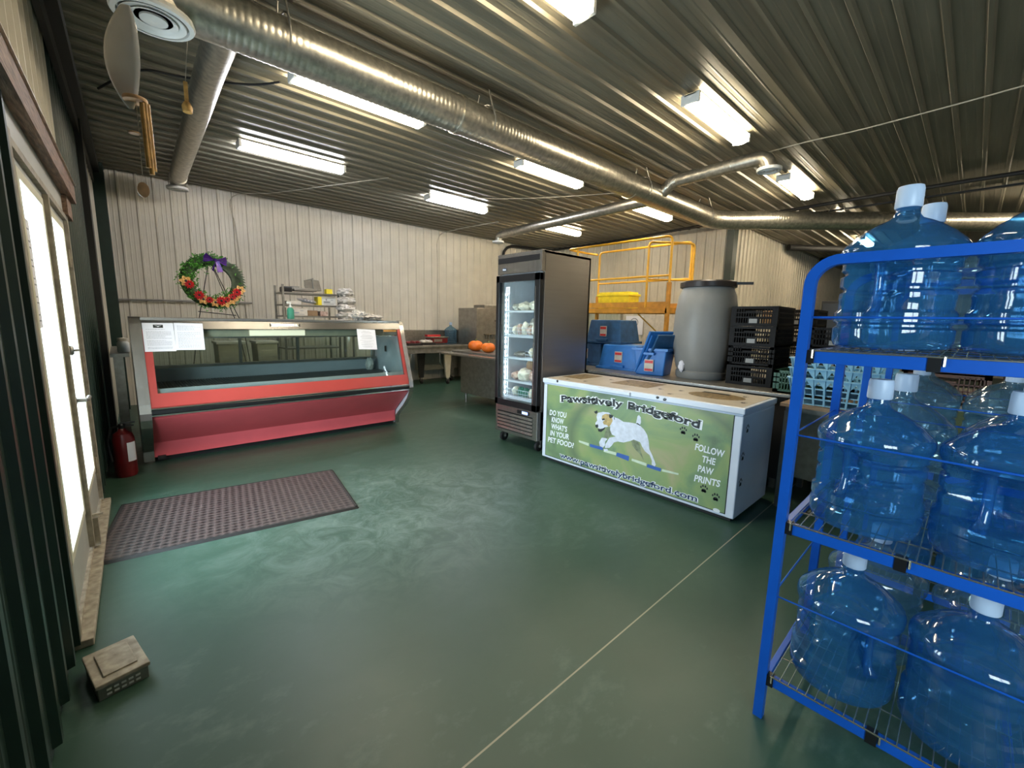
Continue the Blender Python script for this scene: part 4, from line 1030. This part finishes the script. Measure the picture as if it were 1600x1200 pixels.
# title along an arc, serif letters with a white outline
arcp = [(.228, .646), (.42, .675), (.617, .693), (.80, .704), (.96, .706), (1.13, .703), (1.29, .692), (1.46, .676), (1.632, .654)]
def arcz(u):
    for (a, za), (c, zc) in zip(arcp[:-1], arcp[1:]):
        if a <= u <= c: return za + (zc - za) * (u - a) / (c - a)
    return arcp[0][1] if u < arcp[0][0] else arcp[-1][1]
def arcfn(u0, off):
    def f(u, v):
        uu_ = u0 + u; s = (arcz(uu_ + .05) - arcz(uu_ - .05)) / .1
        return V((-off, -(uu_ - v * s), arcz(uu_) + v))
    return f
for w_, u0, ww in (('Pawsitively', .226, .728), ('Bridgeford', .988, .652)):
    b = mb('whiteprint'); put_text(b, w_, arcfn(u0, .0036), .090, width=ww, bold=.0085, serif=.010); b.build('title_outline', P)
for w_, u0, ww in (('Pawsitively', .234, .712), ('Bridgeford', .996, .636)):
    b = mb('blackprint'); put_text(b, w_, arcfn(u0, .0048), .090, width=ww, bold=.0022, serif=.0065); b.build('title_word', P)
b = mb('whiteprint'); put_text(b, 'www.pawsitivelybridgeford.com', lambda u, v: V((-.0036, -(.243 + u), .078 + v)), .072, width=1.418, bold=.0055, serif=.006); b.build('web_address_outline', P)
b = mb('navy'); put_text(b, 'www.pawsitivelybridgeford.com', lambda u, v: V((-.0048, -(.247 + u), .078 + v)), .072, width=1.41, bold=.0008, serif=.0038); b.build('web_address', P)
b = mb('whiteprint')
for s, uc, z, w_ in (('DO YOU', .205, .494, .225), ('KNOW', .205, .424, .165), ("WHAT'S", .228, .354, .21), ('IN YOUR', .235, .282, .25), ('PET FOOD?', .253, .208, .345)):
    put_text(b, s, lambda u, v, uc=uc, z=z: V((-.0036, -(uc + u), z + v + u * .03)), .075, width=w_, align='C', bold=.0022, shear=.12)
b.build('question_lettering', P)
b = mb('whiteprint')
for s, uc, z, w_, sl in (('FOLLOW', 1.71, .482, .22, -.03), ('THE', 1.712, .404, .10, 0), ('PAW', 1.695, .323, .12, 0), ('PRINTS', 1.712, .243, .195, .05)):
    put_text(b, s, lambda u, v, uc=uc, z=z, sl=sl: V((-.0036, -(uc + u), z + v + u * sl)), .072, width=w_, align='C', bold=.0020, shear=.12)
b.build('slogan_lettering', P)
def paw(b, fn, s=1.):
    for (x, y, rx, ry) in ((0, -.010, .015, .011), (-.008, -.016, .009, .009), (.008, -.016, .009, .009), (-.020, .008, .005, .008), (-.008, .019, .0055, .009), (.008, .019, .0055, .009), (.020, .008, .005, .008)):
        b.poly([fn(s * (x + rx * math.cos(a)), s * (y + ry * math.sin(a))) for a in [2 * math.pi * k / 10 for k in range(10)]])
for u, v in ((1.498, .614), (1.60, .580), (1.695, .198), (1.786, .161)):
    b = mb('blackprint'); paw(b, lambda x, y, u=u, v=v: V((-.0036, -(u + x), v + y)), 1.15); b.build('paw_mark', P)
for x, z in ((.10, .70), (.06, .50), (.07, .30)): b = mb('blackprint'); paw(b, lambda u, v, x=x, z=z: V((x + u, -FLn - .0012, z + v)), 1.2); b.build('side_paw_mark', T)
b = mb('whiteprint'); b.poly([(-.0037, -(1.80 + .026 * math.cos(a)), .062 + .015 * math.sin(a)) for a in [2 * math.pi * k / 20 for k in range(20)]]); b.build('round_badge', P)

# ------------------------------------------------------------ upright fridge
UX, UY = 3.25, 3.44; hw = .345
T = thing('upright_glass_door_fridge', (UX, UY, 0), 'tall stainless glass door refrigerator on casters left of chest freezer', 'refrigerator')
z0, z1 = .135, 2.165; D = .82
b = mb('steel_side'); 
b.box(.05, D, -hw, -hw + .03, z0, z1); b.box(.05, D, hw - .03, hw, z0, z1); b.box(D - .03, D, -hw, hw, z0, z1); b.box(.03, D, -hw, hw, z1 - .03, z1); b.box(.05, D, -hw, hw, z0, .46)
b.build('cabinet', T, bevel=.003)
b = mb('white_in'); b.box(.06, D - .04, -hw + .03, -hw + .05, .48, 1.93); b.box(.06, D - .04, hw - .05, hw - .03, .48, 1.93); b.box(D - .06, D - .03, -hw + .03, hw - .03, .48, 1.93); b.box(.06, D - .03, -hw + .03, hw - .03, .46, .50); b.box(.06, D - .03, -hw + .03, hw - .03, 1.90, 1.95)
b.build('liner', T)
b = mb('steel'); b.box(.0, .06, -hw, hw, 1.95, z1)
b.use('black'); b.box(-.003, .0, -hw + .03, hw - .01, 2.065, 2.125); FA = b.build('top_fascia', T, bevel=.002)
b = mb('navy'); b.poly([(-.0035, -.035 * -1 * math.cos(a) + .23, 2.0 + .016 * math.sin(a)) for a in [2 * math.pi * k / 20 for k in range(20)]])
b.use('whiteprint'); put_text(b, 'Atosa', lambda u, v: V((-.0045, .23 - u, 1.992 + v)), .026, width=.056, align='C', bold=.0008); b.build('logo_badge', FA)
b = mb('black'); fw = .052; x0_, x1_ = -.02, .03
b.box(x0_, x1_, hw - fw, hw, .465, 1.935); b.box(x0_, x1_, -hw, -hw + fw + .025, .465, 1.935); b.box(x0_, x1_, -hw, hw, 1.86, 1.935); b.box(x0_, x1_, -hw, hw, .465, .535)
DR = b.build('door', T, bevel=.003)
mb('glass').box(.0, .006, -hw + fw, hw - fw, .535, 1.86).build('door_glass', DR)
mb('steel').box(-.022, -.019, -hw + .055, -hw + .063, .55, 1.80).build('handle_groove', DR)
b = mb('paper'); b.box(-.003, -.001, .13, .20, 1.73, 1.81); b.use('ink'); [b.box(-.0035, -.003, .14, .19, 1.742 + k * .012, 1.746 + k * .012) for k in range(5)]; b.build('sticker', DR)
b = mb('steel'); b.box(.0, .06, -hw, hw, z0, .455); GR = b.build('grille', T, bevel=.003)
for k in range(5):
    z = .185 + k * .041; b = mb('steel'); b.prism([(0, z), (-.014, z), (-.003, z + .026), (0, z + .026)], -hw + .07, hw - .04, 'y')
    b2 = b.build('louvre', GR)
b = mb('black'); b.box(-.001, .001, -hw + .07, hw - .04, .17, .39); b.build('grille_recess', GR)
b = mb('black'); b.box(-.004, .0, -.22, -.03, .40, .44); b.use('display'); b.box(-.006, -.004, -.20, -.11, .405, .435); b.build('control_display', GR)
for x in (.09, .74):
    for y in (-.29, .29):
        b = mb('rubber'); b.tube([(x, y - .016, .055), (x, y + .016, .055)], .055, 20); b.use('steel'); b.tube([(x, y - .02, .055), (x, y + .02, .055)], .018, 10)
        b.bar((x, y - .024, .05), (x, y - .024, .13), .03, .004); b.bar((x, y + .024, .05), (x, y + .024, .13), .03, .004); b.box(x - .035, x + .035, y - .035, y + .035, .125, .137); b.build('caster', T)
b = mb('white'); b.box(.072, .10, hw - .058, hw - .052, .56, 1.80); b.use('led'); [b.box(.078, .094, hw - .064, hw - .058, .58 + k * .06, .605 + k * .06) for k in range(20)]; b.build('led_strip', T)
b = mb('led'); b.box(.09, .10, -hw + .052, -hw + .062, .56, 1.80); b.build('led_strip', T)
SZ = (1.55, 1.27, 1.02, .75, .555)
b = mb('white')
for y in (hw - .065, -hw + .06):
    for k in range(22): b.box(.12, .14, y - .004, y + .004, .6 + k * .055, .625 + k * .055)
    b.box(.118, .121, y - .006, y + .006, .56, 1.82)
b.build('shelf_rail', T)
for z in SZ:
    b = mb('white'); b.box(.07, .085, -hw + .06, hw - .06, z - .022, z)
    for i in range(24): y = -hw + .07 + i * .0235; b.box(.085, .72, y - .002, y + .002, z - .008, z - .002)
    b.build('shelf', T)
F0 = V((UX, UY, 0))
def pk(name, x, y, z, rx, ry, rz_, key, label, amp=.25, seed=0, cat='food package'):
    t = tag(mb(key).blob((0, 0, rz_ * .92), rx, ry, rz_, amp, 2.2, seed, 14).build(name, loc=(F0.x + x, F0.y + y, z), smooth=True), label, cat, 'packages in the glass door fridge')
    return t
pk('wrapped_chicken', .20, .07, 1.552, .10, .075, .052, 'pack', 'round pale wrapped bird, left one of two at front of the top shelf of fridge')
pk('wrapped_chicken', .20, -.11, 1.552, .10, .088, .058, 'pack', 'round pale wrapped bird, right one of two at front of the top shelf of fridge', seed=2)
pk('wrapped_pack', .24, .22, 1.552, .10, .06, .045, 'pack_g', 'dull bagged package at far left of fridge top shelf', seed=3)
pk('wrapped_pack', .36, -.24, 1.552, .10, .04, .05, 'pack_g', 'package half hidden at far right of fridge top shelf', seed=4)
pk('wrapped_roast', .34, -.03, 1.272, .13, .16, .11, 'pack_g', 'big grey green wrapped roast behind the basket, second fridge shelf', seed=5)
def basket(z, x, y, dx, dy, dz, label):
    t = thing('wire_basket', (F0.x + x, F0.y + y, z), label, 'basket', 'white wire baskets in the fridge')
    b = mb('white')
    for zz in (.003, dz * .5, dz):
        b.tube([(-dx, -dy, zz), (dx, -dy, zz), (dx, dy, zz), (-dx, dy, zz), (-dx, -dy, zz)], .0028, 5)
    n = max(4, int(dy / .018))
    for i in range(n + 1):
        yy = -dy + 2 * dy * i / n; b.tube([(-dx, yy, dz), (-dx, yy, .003), (dx, yy, .003)], .0018, 4)
    b.build('wire_frame', t)
basket(1.272, .17, 0, .08, .25, .085, 'wide wire basket on the second fridge shelf')
for k in range(6): pk('bagged_portion', .17, .20 - k * .078, 1.278, .05, .036, .055 + .012 * (k % 3), 'meat' if k % 2 else 'pack', ['leftmost', 'second', 'third', 'fourth', 'fifth', 'rightmost'][k] + ' small bagged portion in the second shelf basket, counted from left', seed=10 + k)
pk('dark_wrapped_pack', .17, .09, 1.022, .09, .10, .035, 'steel_dark', 'dark foil packet at left of third fridge shelf', seed=20)
basket(1.022, .17, -.15, .08, .105, .075, 'small wire basket at right of the third fridge shelf')
for k in range(3): pk('bagged_portion', .17, -.09 - .065 * k, 1.028, .06, .035, .06, 'pack', ['left', 'middle', 'right'][k] + ' pale portion in the small basket of third shelf', seed=22 + k)
pk('wrapped_bread', .20, -.18, 1.10 + .02, .09, .085, .075, 'meat', 'large pinkish package heaped on the third shelf basket', seed=27)
pk('meat_pack', .18, .17, .752, .08, .07, .05, 'meat', 'reddish meat pack at left of fourth fridge shelf', seed=30)
pk('bread_pack', .17, .03, .752, .09, .08, .075, 'pack', 'pale rounded pack in the middle of fourth fridge shelf', seed=31)
pk('meat_pack', .20, -.12, .752, .10, .075, .065, 'meat', 'pinkish meat pack right of the pale one, fourth fridge shelf', seed=32)
pk('meat_pack', .18, -.23, .752, .08, .045, .06, 'meat', 'narrow meat pack at far right of fourth fridge shelf', seed=33)
pk('paper_bag', .30, .06, .80, .06, .07, .10, 'box_br', 'brown paper bag standing behind fourth shelf packs', seed=34)
basket(.557, .17, .0, .08, .25, .085, 'wide wire basket at the bottom of the fridge')
for k in range(5): pk('cup_pack', .17, .18 - .09 * k, .563, .05, .04, .055, ('pack', 'sanit', 'sanit', 'pack', 'meat')[k], ['leftmost pale', 'first bluish', 'second bluish', 'fourth pale', 'rightmost pink'][k] + ' tub in the bottom basket of fridge', seed=40 + k)

# ------------------------------------------------------------ steel cabinet with pumpkins
T = thing('steel_counter_unit', (4.05, 4.35, 0), 'stainless counter cabinet left of the fridge with pumpkins on it', 'counter')
b = mb('steel_dark'); b.box(.30, 1.05, -.2, 1.68, .17, .86); b.build('body', T, bevel=.003)
mb('steel').box(.0, 1.1, -.25, 1.90, .845, .875).build('ledge', T, bevel=.004)
mb('steel_dark').box(.22, .98, -.2, 1.84, .875, .905).build('cutting_board', T, bevel=.006)
for y in (-.1, 1.62): mb('steel').tube([(.38, y, 0), (.38, y, .17)], .02, 12).build('leg', T)
mb('steel').tube([(.95, 1.62, 0), (.95, 1.62, .17)], .02, 12).build('leg', T)
mb('steel').tube([(-.01, 1.86, .86), (-.01, 1.86, .70), (.05, 1.88, .62)], .008, 8).build('hook', T)
def pumpkin(loc, r, label, seed):
    t = thing('pumpkin', loc, label, 'pumpkin', 'orange pumpkins')
    def fn(rad, z, a): return rad * (1 + .05 * abs(math.cos(a * 4.5 + seed)))
    pr = [(.0001, .03 * r / .1 * .6)] + [(r * math.sin(R(a)) ** .8, r * .72 - r * .72 * math.cos(R(a))) for a in range(15, 170, 12)] + [(.0001, r * 1.36)]
    mb('pumpkin').lathe(pr, n=40, fn=fn).build('flesh', t, smooth=True)
    mb('stem').tube([(0, 0, r * 1.34), (.004, 0, r * 1.5), (.02, .01, r * 1.62)], [.016, .011, .013], 8).build('stem', t, smooth=True)
pumpkin((4.50, 5.80, .905), .125, 'larger orange pumpkin, left one of two on the counter', 0)
pumpkin((4.47, 5.42, .905), .112, 'smaller orange pumpkin nearer the fridge', 2)
T = thing('steel_machine', (5.92, 7.6, 0), 'tall box shaped stainless machine behind the pumpkins by far wall', 'machine')
mb('machine').box(0, 1.0, 0, .7, .1, 1.70).build('cabinet', T, bevel=.006)
mb('steel_dark').box(.3, .9, .1, .5, 1.70, 1.78).build('top_box', T, bevel=.01)
for x in (.05, .9): mb('steel_dark').box(x, x + .05, .05, .1, 0, .1).build('foot', T)
b = mb('steel'); [b.tube([(.25 + .09 * k, -.03, 1.10), (.25 + .09 * k, -.03, 1.0)], .012, 8) for k in range(6)]; b.box(.2, .75, -.04, 0, 1.1, 1.12); b.build('tap_bar', T)
b = mb('steel'); b.tube([(.72, -.06, 1.6), (.72, -.06, .9)], .025, 12); b.bar((.5, -.05, 1.42), (.95, -.05, 1.42), .05, .03); b.build('column', T)

# ------------------------------------------------------------ long counter behind the freezer
WX = 4.10
T = thing('long_counter', (WX, 3.0, 0), 'dark long counter with bright front edge behind chest freezer', 'counter')
mb('counter').box(.0, 1.95, -2.02, .85, .845, .87).build('counter_top', T)
mb('steel').box(-.02, 0, -2.02, .08, .842, .872).build('front_edge', T, bevel=.003)
mb('black_matte').box(.06, 1.9, -1.98, .8, .1, .845).build('base_cabinet', T)
for y in (-1.9, .4):
    for x in (.1, 1.2): mb('steel_dark').box(x, x + .05, y - .05, y, 0, .1).build('foot', T)
T = thing('slatted_table', (3.98, .96, 0), 'small slatted wooden table under the pale blue crates', 'table')
for k in range(9): 
    if k < 9: pass
b = mb('wood'); [b.box(-.24 + k * .085, -.17 + k * .085, -.85, .0, .825, .85) for k in range(9)]; b.build('slats', T)
mb('steel_dark').box(-.2, .48, -.82, -.03, .785, .825).build('frame', T)
mb('steel_dark').box(-.12, .5, -.78, -.1, .25, .785).build('cabinet_body', T)
for x in (-.2, .43):
    for y in (-.82, -.07): mb('steel_dark').box(x, x + .045, y, y + .045, 0, .785).build('leg', T)

# drum
t = thing('plastic_drum', (4.60, 1.96, .87), 'tall grey plastic drum with dark lid band on the counter', 'drum')
mb('barrel').lathe([(.001, .0), (.245, .0), (.258, .02), (.258, .07), (.245, .085), (.262, .12), (.30, .30), (.312, .50), (.305, .70), (.28, .86), (.252, .93), (.246, .95)], n=48).build('drum_body', t, smooth=True)
mb('brown_band').lathe([(.262, .945), (.275, .95), (.275, 1.0), (.262, 1.012), (.24, 1.012), (.235, 1.0), (.001, 1.0)], n=48).build('lid_band', t, smooth=True)
b = mb('black'); b.bar((.02, -.27, .985), (.10, -.40, .985), .03, .025); b.build('band_latch', t)
b = mb('paper'); b.blob((-.262, .10, .13), .012, .028, .055, .5, 5, 2, 10); b.build('torn_label', t)

# totes
def tote(loc, rz, flip, label, key='blue_bin', lid=False, sx_=1.):
    t = thing('storage_tote', loc, label, 'tote', 'blue storage totes', rz)
    w, d, h = .21 * sx_, .28 * sx_, .30
    def ring(k, z, o=0): return [(-w * k - o, -d * k - o, z), (w * k + o, -d * k - o, z), (w * k + o, d * k + o, z), (-w * k - o, d * k + o, z)]
    k0, k1 = (.84, 1.0) if not flip else (1.0, .84)
    b = mb(key)
    A, B = ring(k0, 0), ring(k1, h); vs = A + B
    fs = [(i, (i + 1) % 4, 4 + (i + 1) % 4, 4 + i) for i in range(4)]
    if flip: fs.append((4, 5, 6, 7))
    else: fs.append((3, 2, 1, 0))
    b.add(vs, fs)
    if not flip:   # inner wall
        A2, B2 = ring(k0, .006, -.006), ring(k1, h, -.006); b.add(A2 + B2, [(4 + i, 4 + (i + 1) % 4, (i + 1) % 4, i) for i in range(4)] + [(0, 1, 2, 3)])
    b.build('shell', t, bevel=.012)
    b = mb(key); zr = h - .03 if not flip else 0
    for (a0, a1, c0, c1) in ((-w - .02, -w, -d - .02, d + .02), (w, w + .02, -d - .02, d + .02), (-w, w, -d - .02, -d), (-w, w, d, d + .02)): b.box(a0, a1, c0, c1, zr, zr + .03)
    b.build('rim', t, bevel=.004)
    b = mb(key); zh = (zr - .045) if not flip else .03
    b.box(-w - .035, -w, -.09 * sx_, .09 * sx_, zh, zh + .03)
    b.build('grip', t, bevel=.004)
    zl = h * .35 if not flip else h * .5; xf = -(w * (.92 if flip else .93) + .003)
    b = mb('box_w'); b.box(xf - .012, xf, -.05, .05, zl - .06, zl + .07); b.use('label_red'); b.box(xf - .0135, xf - .012, -.045, .045, zl + .03, zl + .06); b.box(xf - .0135, xf - .012, -.045, .045, zl - .055, zl - .03); b.build('paper_label', t)
    return t
tote((4.78, 3.52, .87), 0, True, 'dark blue tote at bottom left beside the fridge on the counter', 'blue_dull')
tote((4.64, 2.91, .87), R(3), True, 'blue upturned tote lying under the dusty top one', 'blue_bin')
tote((4.80, 3.24, 1.172), R(-3), True, 'dusty upturned blue tote stacked on two others', 'blue_dull')
tote((4.40, 2.41, .87), R(8), False, 'open bright blue tote with white and red label beside the drum', 'blue_bin', sx_=.66)
t = thing('tote_lid', (4.40, 2.50, .89), 'blue tote lid standing aslant inside the open blue tote', 'lid')
b = mb('blue_bin'); b.box(-.15, .15, -.012, .012, 0, .52); b.box(-.12, .12, -.022, .022, .04, .48); o_ = b.build('panel', t, bevel=.006); o_.rotation_euler = (R(27), 0, R(-25))
b = mb('blue_dull'); b.box(-.14, .14, -.012, .012, .0, .50); o_ = b.build('second_panel', t, bevel=.006); o_.location = (.03, -.06, 0); o_.rotation_euler = (R(31), 0, R(-25))

# crates
def crate_mesh(key, w, d, h, n=9):
    b = mb(key); t_ = .012
    b.box(-w / 2, w / 2, -d / 2, d / 2, .0, .012)
    for sx_ in (-1, 1):
        for sy_ in (-1, 1):
            x, y = sx_ * (w / 2 - .02), sy_ * (d / 2 - .02); b.box(x - .02, x + .02, y - .02, y + .02, 0, h)
    for z, tt in ((0, .03), (h * .42, .012), (h * .66, .010), (h - .022, .022)):
        b.box(-w / 2, -w / 2 + t_, -d / 2, d / 2, z, z + tt); b.box(w / 2 - t_, w / 2, -d / 2, d / 2, z, z + tt)
        b.box(-w / 2, w / 2, -d / 2, -d / 2 + t_, z, z + tt); b.box(-w / 2, w / 2, d / 2 - t_, d / 2, z, z + tt)
    for i in range(1, n * 2):
        y = -d / 2 + d * i / (n * 2)
        if h * .4 and abs(y) < .07: z1_ = h * .66
        else: z1_ = h - .01
        for x in (-w / 2, w / 2 - t_ * .8): b.box(x, x + t_ * .8, y - .003, y + .003, .02, z1_)
    for i in range(1, n * 3):
        x = -w / 2 + w * i / (n * 3)
        for y in (-d / 2, d / 2 - t_ * .8): b.box(x - .003, x + .003, y, y + t_ * .8, .02, h - .01)
    b.box(-w / 2 - .004, -w / 2 + .004, -.07, .07, h * .72, h * .78)
    b.box(-w / 2 - .003, -w / 2 + .004, -.05, .05, h * .14, h * .40)
    return b
proto_c = {}
def crate(kind, loc, rz, label, group):
    if kind in proto_c: return dup(proto_c[kind], loc, rz, label, group)
    key, w, d, h = {'black': ('crate_black', .55, .40, .185), 'brown': ('brown_crate', .5, .5, .22), 'green': ('green_pl', .55, .40, .19)}[kind]
    t = thing(kind + '_plastic_crate', loc, label, 'crate', group, rz); crate_mesh(key, w, d, h).build('crate_frame', t)
    b = mb('barrel' if kind == 'black' else key); b.box(-w / 2 - .006, -w / 2 - .003, -.035, .035, h * .16, h * .38); b.build('label_holder', t)
    proto_c[kind] = t; return t
nmz = ['lowest', 'second from bottom', 'third from bottom', 'topmost']
for k in range(4): crate('black', (4.66, 1.42 + .006 * (k % 2), .87 + .187 * k), R((0, 1.5, -1, .5)[k]), nmz[k] + ' black crate in the stack right beside the grey drum', 'black crates beside the drum')
for k in range(3): crate('black', (5.00, .86 + .01 * (k % 2), .872 + .187 * k), R((3, 1, 2)[k]), nmz[(0, 1, 3)[k]] + ' black crate in the second stack, behind the blue rack post', 'black crates behind the rack post')
for k in range(4): crate('black', (5.72, 1.36, .872 + .187 * k), R(2), nmz[k] + ' black crate in the rear stack behind the two front stacks', 'black crates in the rear stack')
T = thing('low_bench', (4.90, .75, 0), 'dark bench carrying the black crates at the counter end', 'bench')
mb('steel_dark').box(-.30, 1.2, -1.6, .225, .83, .87).build('bench_top', T)
for x in (-.25, 1.1):
    for y in (-1.5, .1): mb('steel_dark').box(x, x + .05, y, y + .05, 0, .83).build('leg', T)
for k in range(2): crate('brown', (4.95, .12, .872 + .222 * k), 0, ['lower', 'upper'][k] + ' brown perforated crate behind the bottles, left stack', 'brown crates behind the racks')
for k in range(2): crate('brown', (5.0, -.45, .872 + .222 * k), 0, ['lower', 'upper'][k] + ' brown perforated crate behind the bottles, right stack', 'brown crates behind the racks')
# tall stack in the far hall
for k in range(6): crate('black', (7.6, 1.30 - .02 * (k % 2), .0 + .187 * k * 1.0), R(8), ['lowest', 'second', 'third', 'fourth', 'fifth', 'topmost'][k] + ' black crate of the distant floor stack behind the rack', 'distant stack of black crates')
T = thing('tall_black_cabinet', (10.6, 1.85, 0), 'tall dark cabinet far back beyond the blue rack', 'cabinet')
mb('black_matte').box(-.2, .2, -.3, .3, .05, 1.95).build('body', T, bevel=.01); mb('black').box(-.22, -.2, -.28, .28, .1, 1.9).build('door', T, bevel=.004); mb('black_matte').box(-.18, .18, -.28, .28, 0, .05).build('plinth', T)

# pale blue crates
def aqua(loc, label, k):
    t = thing('pale_blue_crate', loc, label, 'crate', 'nested pale blue crates')
    b = mb('aqua'); w, d, h = .36, .60, .20
    def P(f, a, c): return V((a * (w / 2) * f, c * (d / 2) * f, 0))
    f0, f1 = .86, 1.0
    b.box(-w / 2 * f0, w / 2 * f0, -d / 2 * f0, d / 2 * f0, 0, .008)
    for (a0, c0), (a1, c1) in (((-1, -1), (-1, 1)), ((-1, 1), (1, 1)), ((1, 1), (1, -1)), ((1, -1), (-1, -1))):
        n = 8 if a0 == a1 else 6
        for i in range(n + 1):
            s = i / n; lo = P(f0, a0, c0).lerp(P(f0, a1, c1), s); hi = P(f1, a0, c0).lerp(P(f1, a1, c1), s) + V((0, 0, h))
            b.bar(lo, hi, .012, .012)
            if i < n:   # arch tops
                s2 = (i + 1) / n; hi2 = P(f1, a0, c0).lerp(P(f1, a1, c1), s2) + V((0, 0, h)); lo2 = P(f0, a0, c0).lerp(P(f0, a1, c1), s2)
                m0 = lo.lerp(hi, .62); m1 = lo2.lerp(hi2, .62); mt = (lo.lerp(hi, .92) + lo2.lerp(hi2, .92)) / 2
                b.add([m0, mt, hi, m0], [(0, 1, 2)]); b.add([m1, hi2, mt], [(0, 1, 2)]); b.add([hi, mt, hi2], [(0, 1, 2)])
        A, B = P(f1, a0, c0), P(f1, a1, c1)
        b.bar(A + V((0, 0, h)), B + V((0, 0, h)), .03, .008); b.bar(P(.90, a0, c0) + V((0, 0, .05)), P(.90, a1, c1) + V((0, 0, .05)), .008, .010)
    b.build('crate_shell', t)
for k in range(3): aqua((3.96, .63, .852 + .075 * k), ['bottom', 'middle', 'top'][k] + ' pale blue crate of the nested three behind rack post', k)
t = crate('green', (4.43, .94, .872), 0, 'dark green crate squeezed between black crates and pale blue crates', 'green crate')

# ------------------------------------------------------------ yellow scaffold
SX, Y0, Y1 = 7.1, 3.70, 5.75
o = V((SX, Y0, 0)); Ls = Y1 - Y0; Dp = .76
T = thing('rolling_scaffold', tuple(o), 'yellow rolling scaffold with guard rails behind the blue totes', 'scaffold')
PZ = 1.62
b = mb('orange_dk'); b.box(-.03, .03, 0, Ls, PZ, PZ + .09); b.box(-.02, .02, 0, Ls, PZ + .10, PZ + .20); b.box(Dp - .03, Dp + .03, 0, Ls, PZ, PZ + .20); b.box(0, Dp, -.02, .02, PZ, PZ + .1); b.box(0, Dp, Ls - .02, Ls + .02, PZ, PZ + .1)
b.use('wood'); b.box(.03, Dp - .03, .03, Ls - .03, PZ + .06, PZ + .085); b.build('platform', T)
for x in (0, Dp):
    for y in (0, Ls):
        b = mb('orange_dk'); b.box(x - .03, x + .03, y - .03, y + .03, .14, 2.15 if y == 0 else 2.0); b.build('leg', T)
        b = mb('rubber'); b.tube([(x - .02, y, .07), (x + .02, y, .07)], .07, 18); b.use('steel_dark'); b.bar((x, y, .07), (x, y, .15), .06, .03); b.build('caster', T)
def hoop(pts, rad, r=.021, name='guard_rail'):
    path = [V(pts[0])]
    for i in range(1, len(pts) - 1):
        f = fillet(pts[i - 1], pts[i], pts[i + 1], rad, 6); path += f[1:-1]
    path.append(V(pts[-1])); return mb('yellow').tube(path, r, 10).build(name, T, smooth=True)
HZ = 2.93
hoop([(0, 0, PZ + .1), (0, 0, HZ), (0, Ls + .25, HZ), (Dp * .9, Ls + .25, HZ), (Dp * .9, Ls + .0, HZ - .05)], .10)
mb('yellow').tube([(0, 0, 2.27), (0, Ls, 2.27)], .018, 10).build('mid_rail', T, smooth=True)
hoop([(Dp, 0, PZ + .1), (Dp, 0, HZ), (Dp, Ls, HZ), (Dp, Ls, PZ + .1)], .10)
mb('yellow').tube([(Dp, 0, 2.27), (Dp, Ls, 2.27)], .018, 10).build('mid_rail', T, smooth=True)
mb('yellow').tube([(0, Ls, PZ), (0, Ls, HZ - .02)], .021, 10).build('rail_post', T, smooth=True)
hoop([(-.02, .42, PZ + .1), (-.02, .42, 2.87), (Dp - .12, -.10, 2.87), (Dp - .12, -.10, 1.95)], .08, .02, 'gate')
mb('yellow').tube([(-.02, .42, 2.22), (Dp - .12, -.10, 2.22)], .016, 10).build('gate_bar', T, smooth=True)
mb('yellow').bar((Dp, Ls * .5, PZ), (Dp, 0, .8), .02).build('brace', T)
for k in range(3): mb('orange_dk').tube([(0, 0, .5 + k * .35), (Dp, 0, .5 + k * .35)], .016, 8).build('ladder_rung', T)
t = thing('yellow_tote', (SX + .35, 4.95, PZ + .086), 'bright yellow plastic tote with lid on the scaffold platform', 'tote')
mb('tote_y').prism([(-.16, 0), (.16, 0), (.19, .25), (-.19, .25)], -.36, .36, 'y').build('tub', t, bevel=.01); b = mb('tote_y'); b.box(-.21, .21, -.38, .38, .25, .29); b.box(-.18, .18, -.34, .34, .29, .33); b.build('lid', t, bevel=.006)
# far side beyond the scaffold: bright window and sign
e = bpy.data.objects.new('window_1', None); COL.objects.link(e); e['kind'] = 'structure'; e.location = (RX - .02, 6.62, 0)
b = mb('frame'); b.box(-.03, .0, -.55, .55, .85, .9); b.box(-.03, 0, -.55, .55, 1.86, 1.9); b.box(-.03, 0, -.55, -.5, .9, 1.86); b.box(-.03, 0, .5, .55, .9, 1.86); b.build('window_frame', e)
mb('glass').box(-.015, -.01, -.5, .5, .9, 1.86).build('window_pane', e)
t = thing('wall_sign', (RX - .03, 5.72, 1.25), 'white board with round emblem on the wall behind scaffold', 'sign')
mb('paper').box(-.005, .0, -.24, .24, -.1, .36).build('board', t); b = mb('ink'); b.tube([(-.008, .10 * math.cos(R(a)), .2 + .10 * math.sin(R(a))) for a in range(0, 361, 20)], .012, 6, caps=False); b.bar((-.007, -.05, .2), (-.007, .05, .2), .03, .004); b.build('emblem', t)
t = thing('strip_curtain', (RX - .06, 5.4, 0), 'translucent yellowish strip curtain hanging behind scaffold', 'curtain')
for k in range(9): mb('box_w').box(-.01 - .01 * (k % 2), .0 - .01 * (k % 2), -1.2 + k * .135, -1.2 + k * .135 + .15, .05, 1.62).build('strip', t)
tag(mb('box_br').box(0, .6, -.03, 0, 0, .42).build('wall_board', loc=(11.6, NY - .03, 1.48)), 'brown board fixed to the ribbed wall above the black crates', 'board')
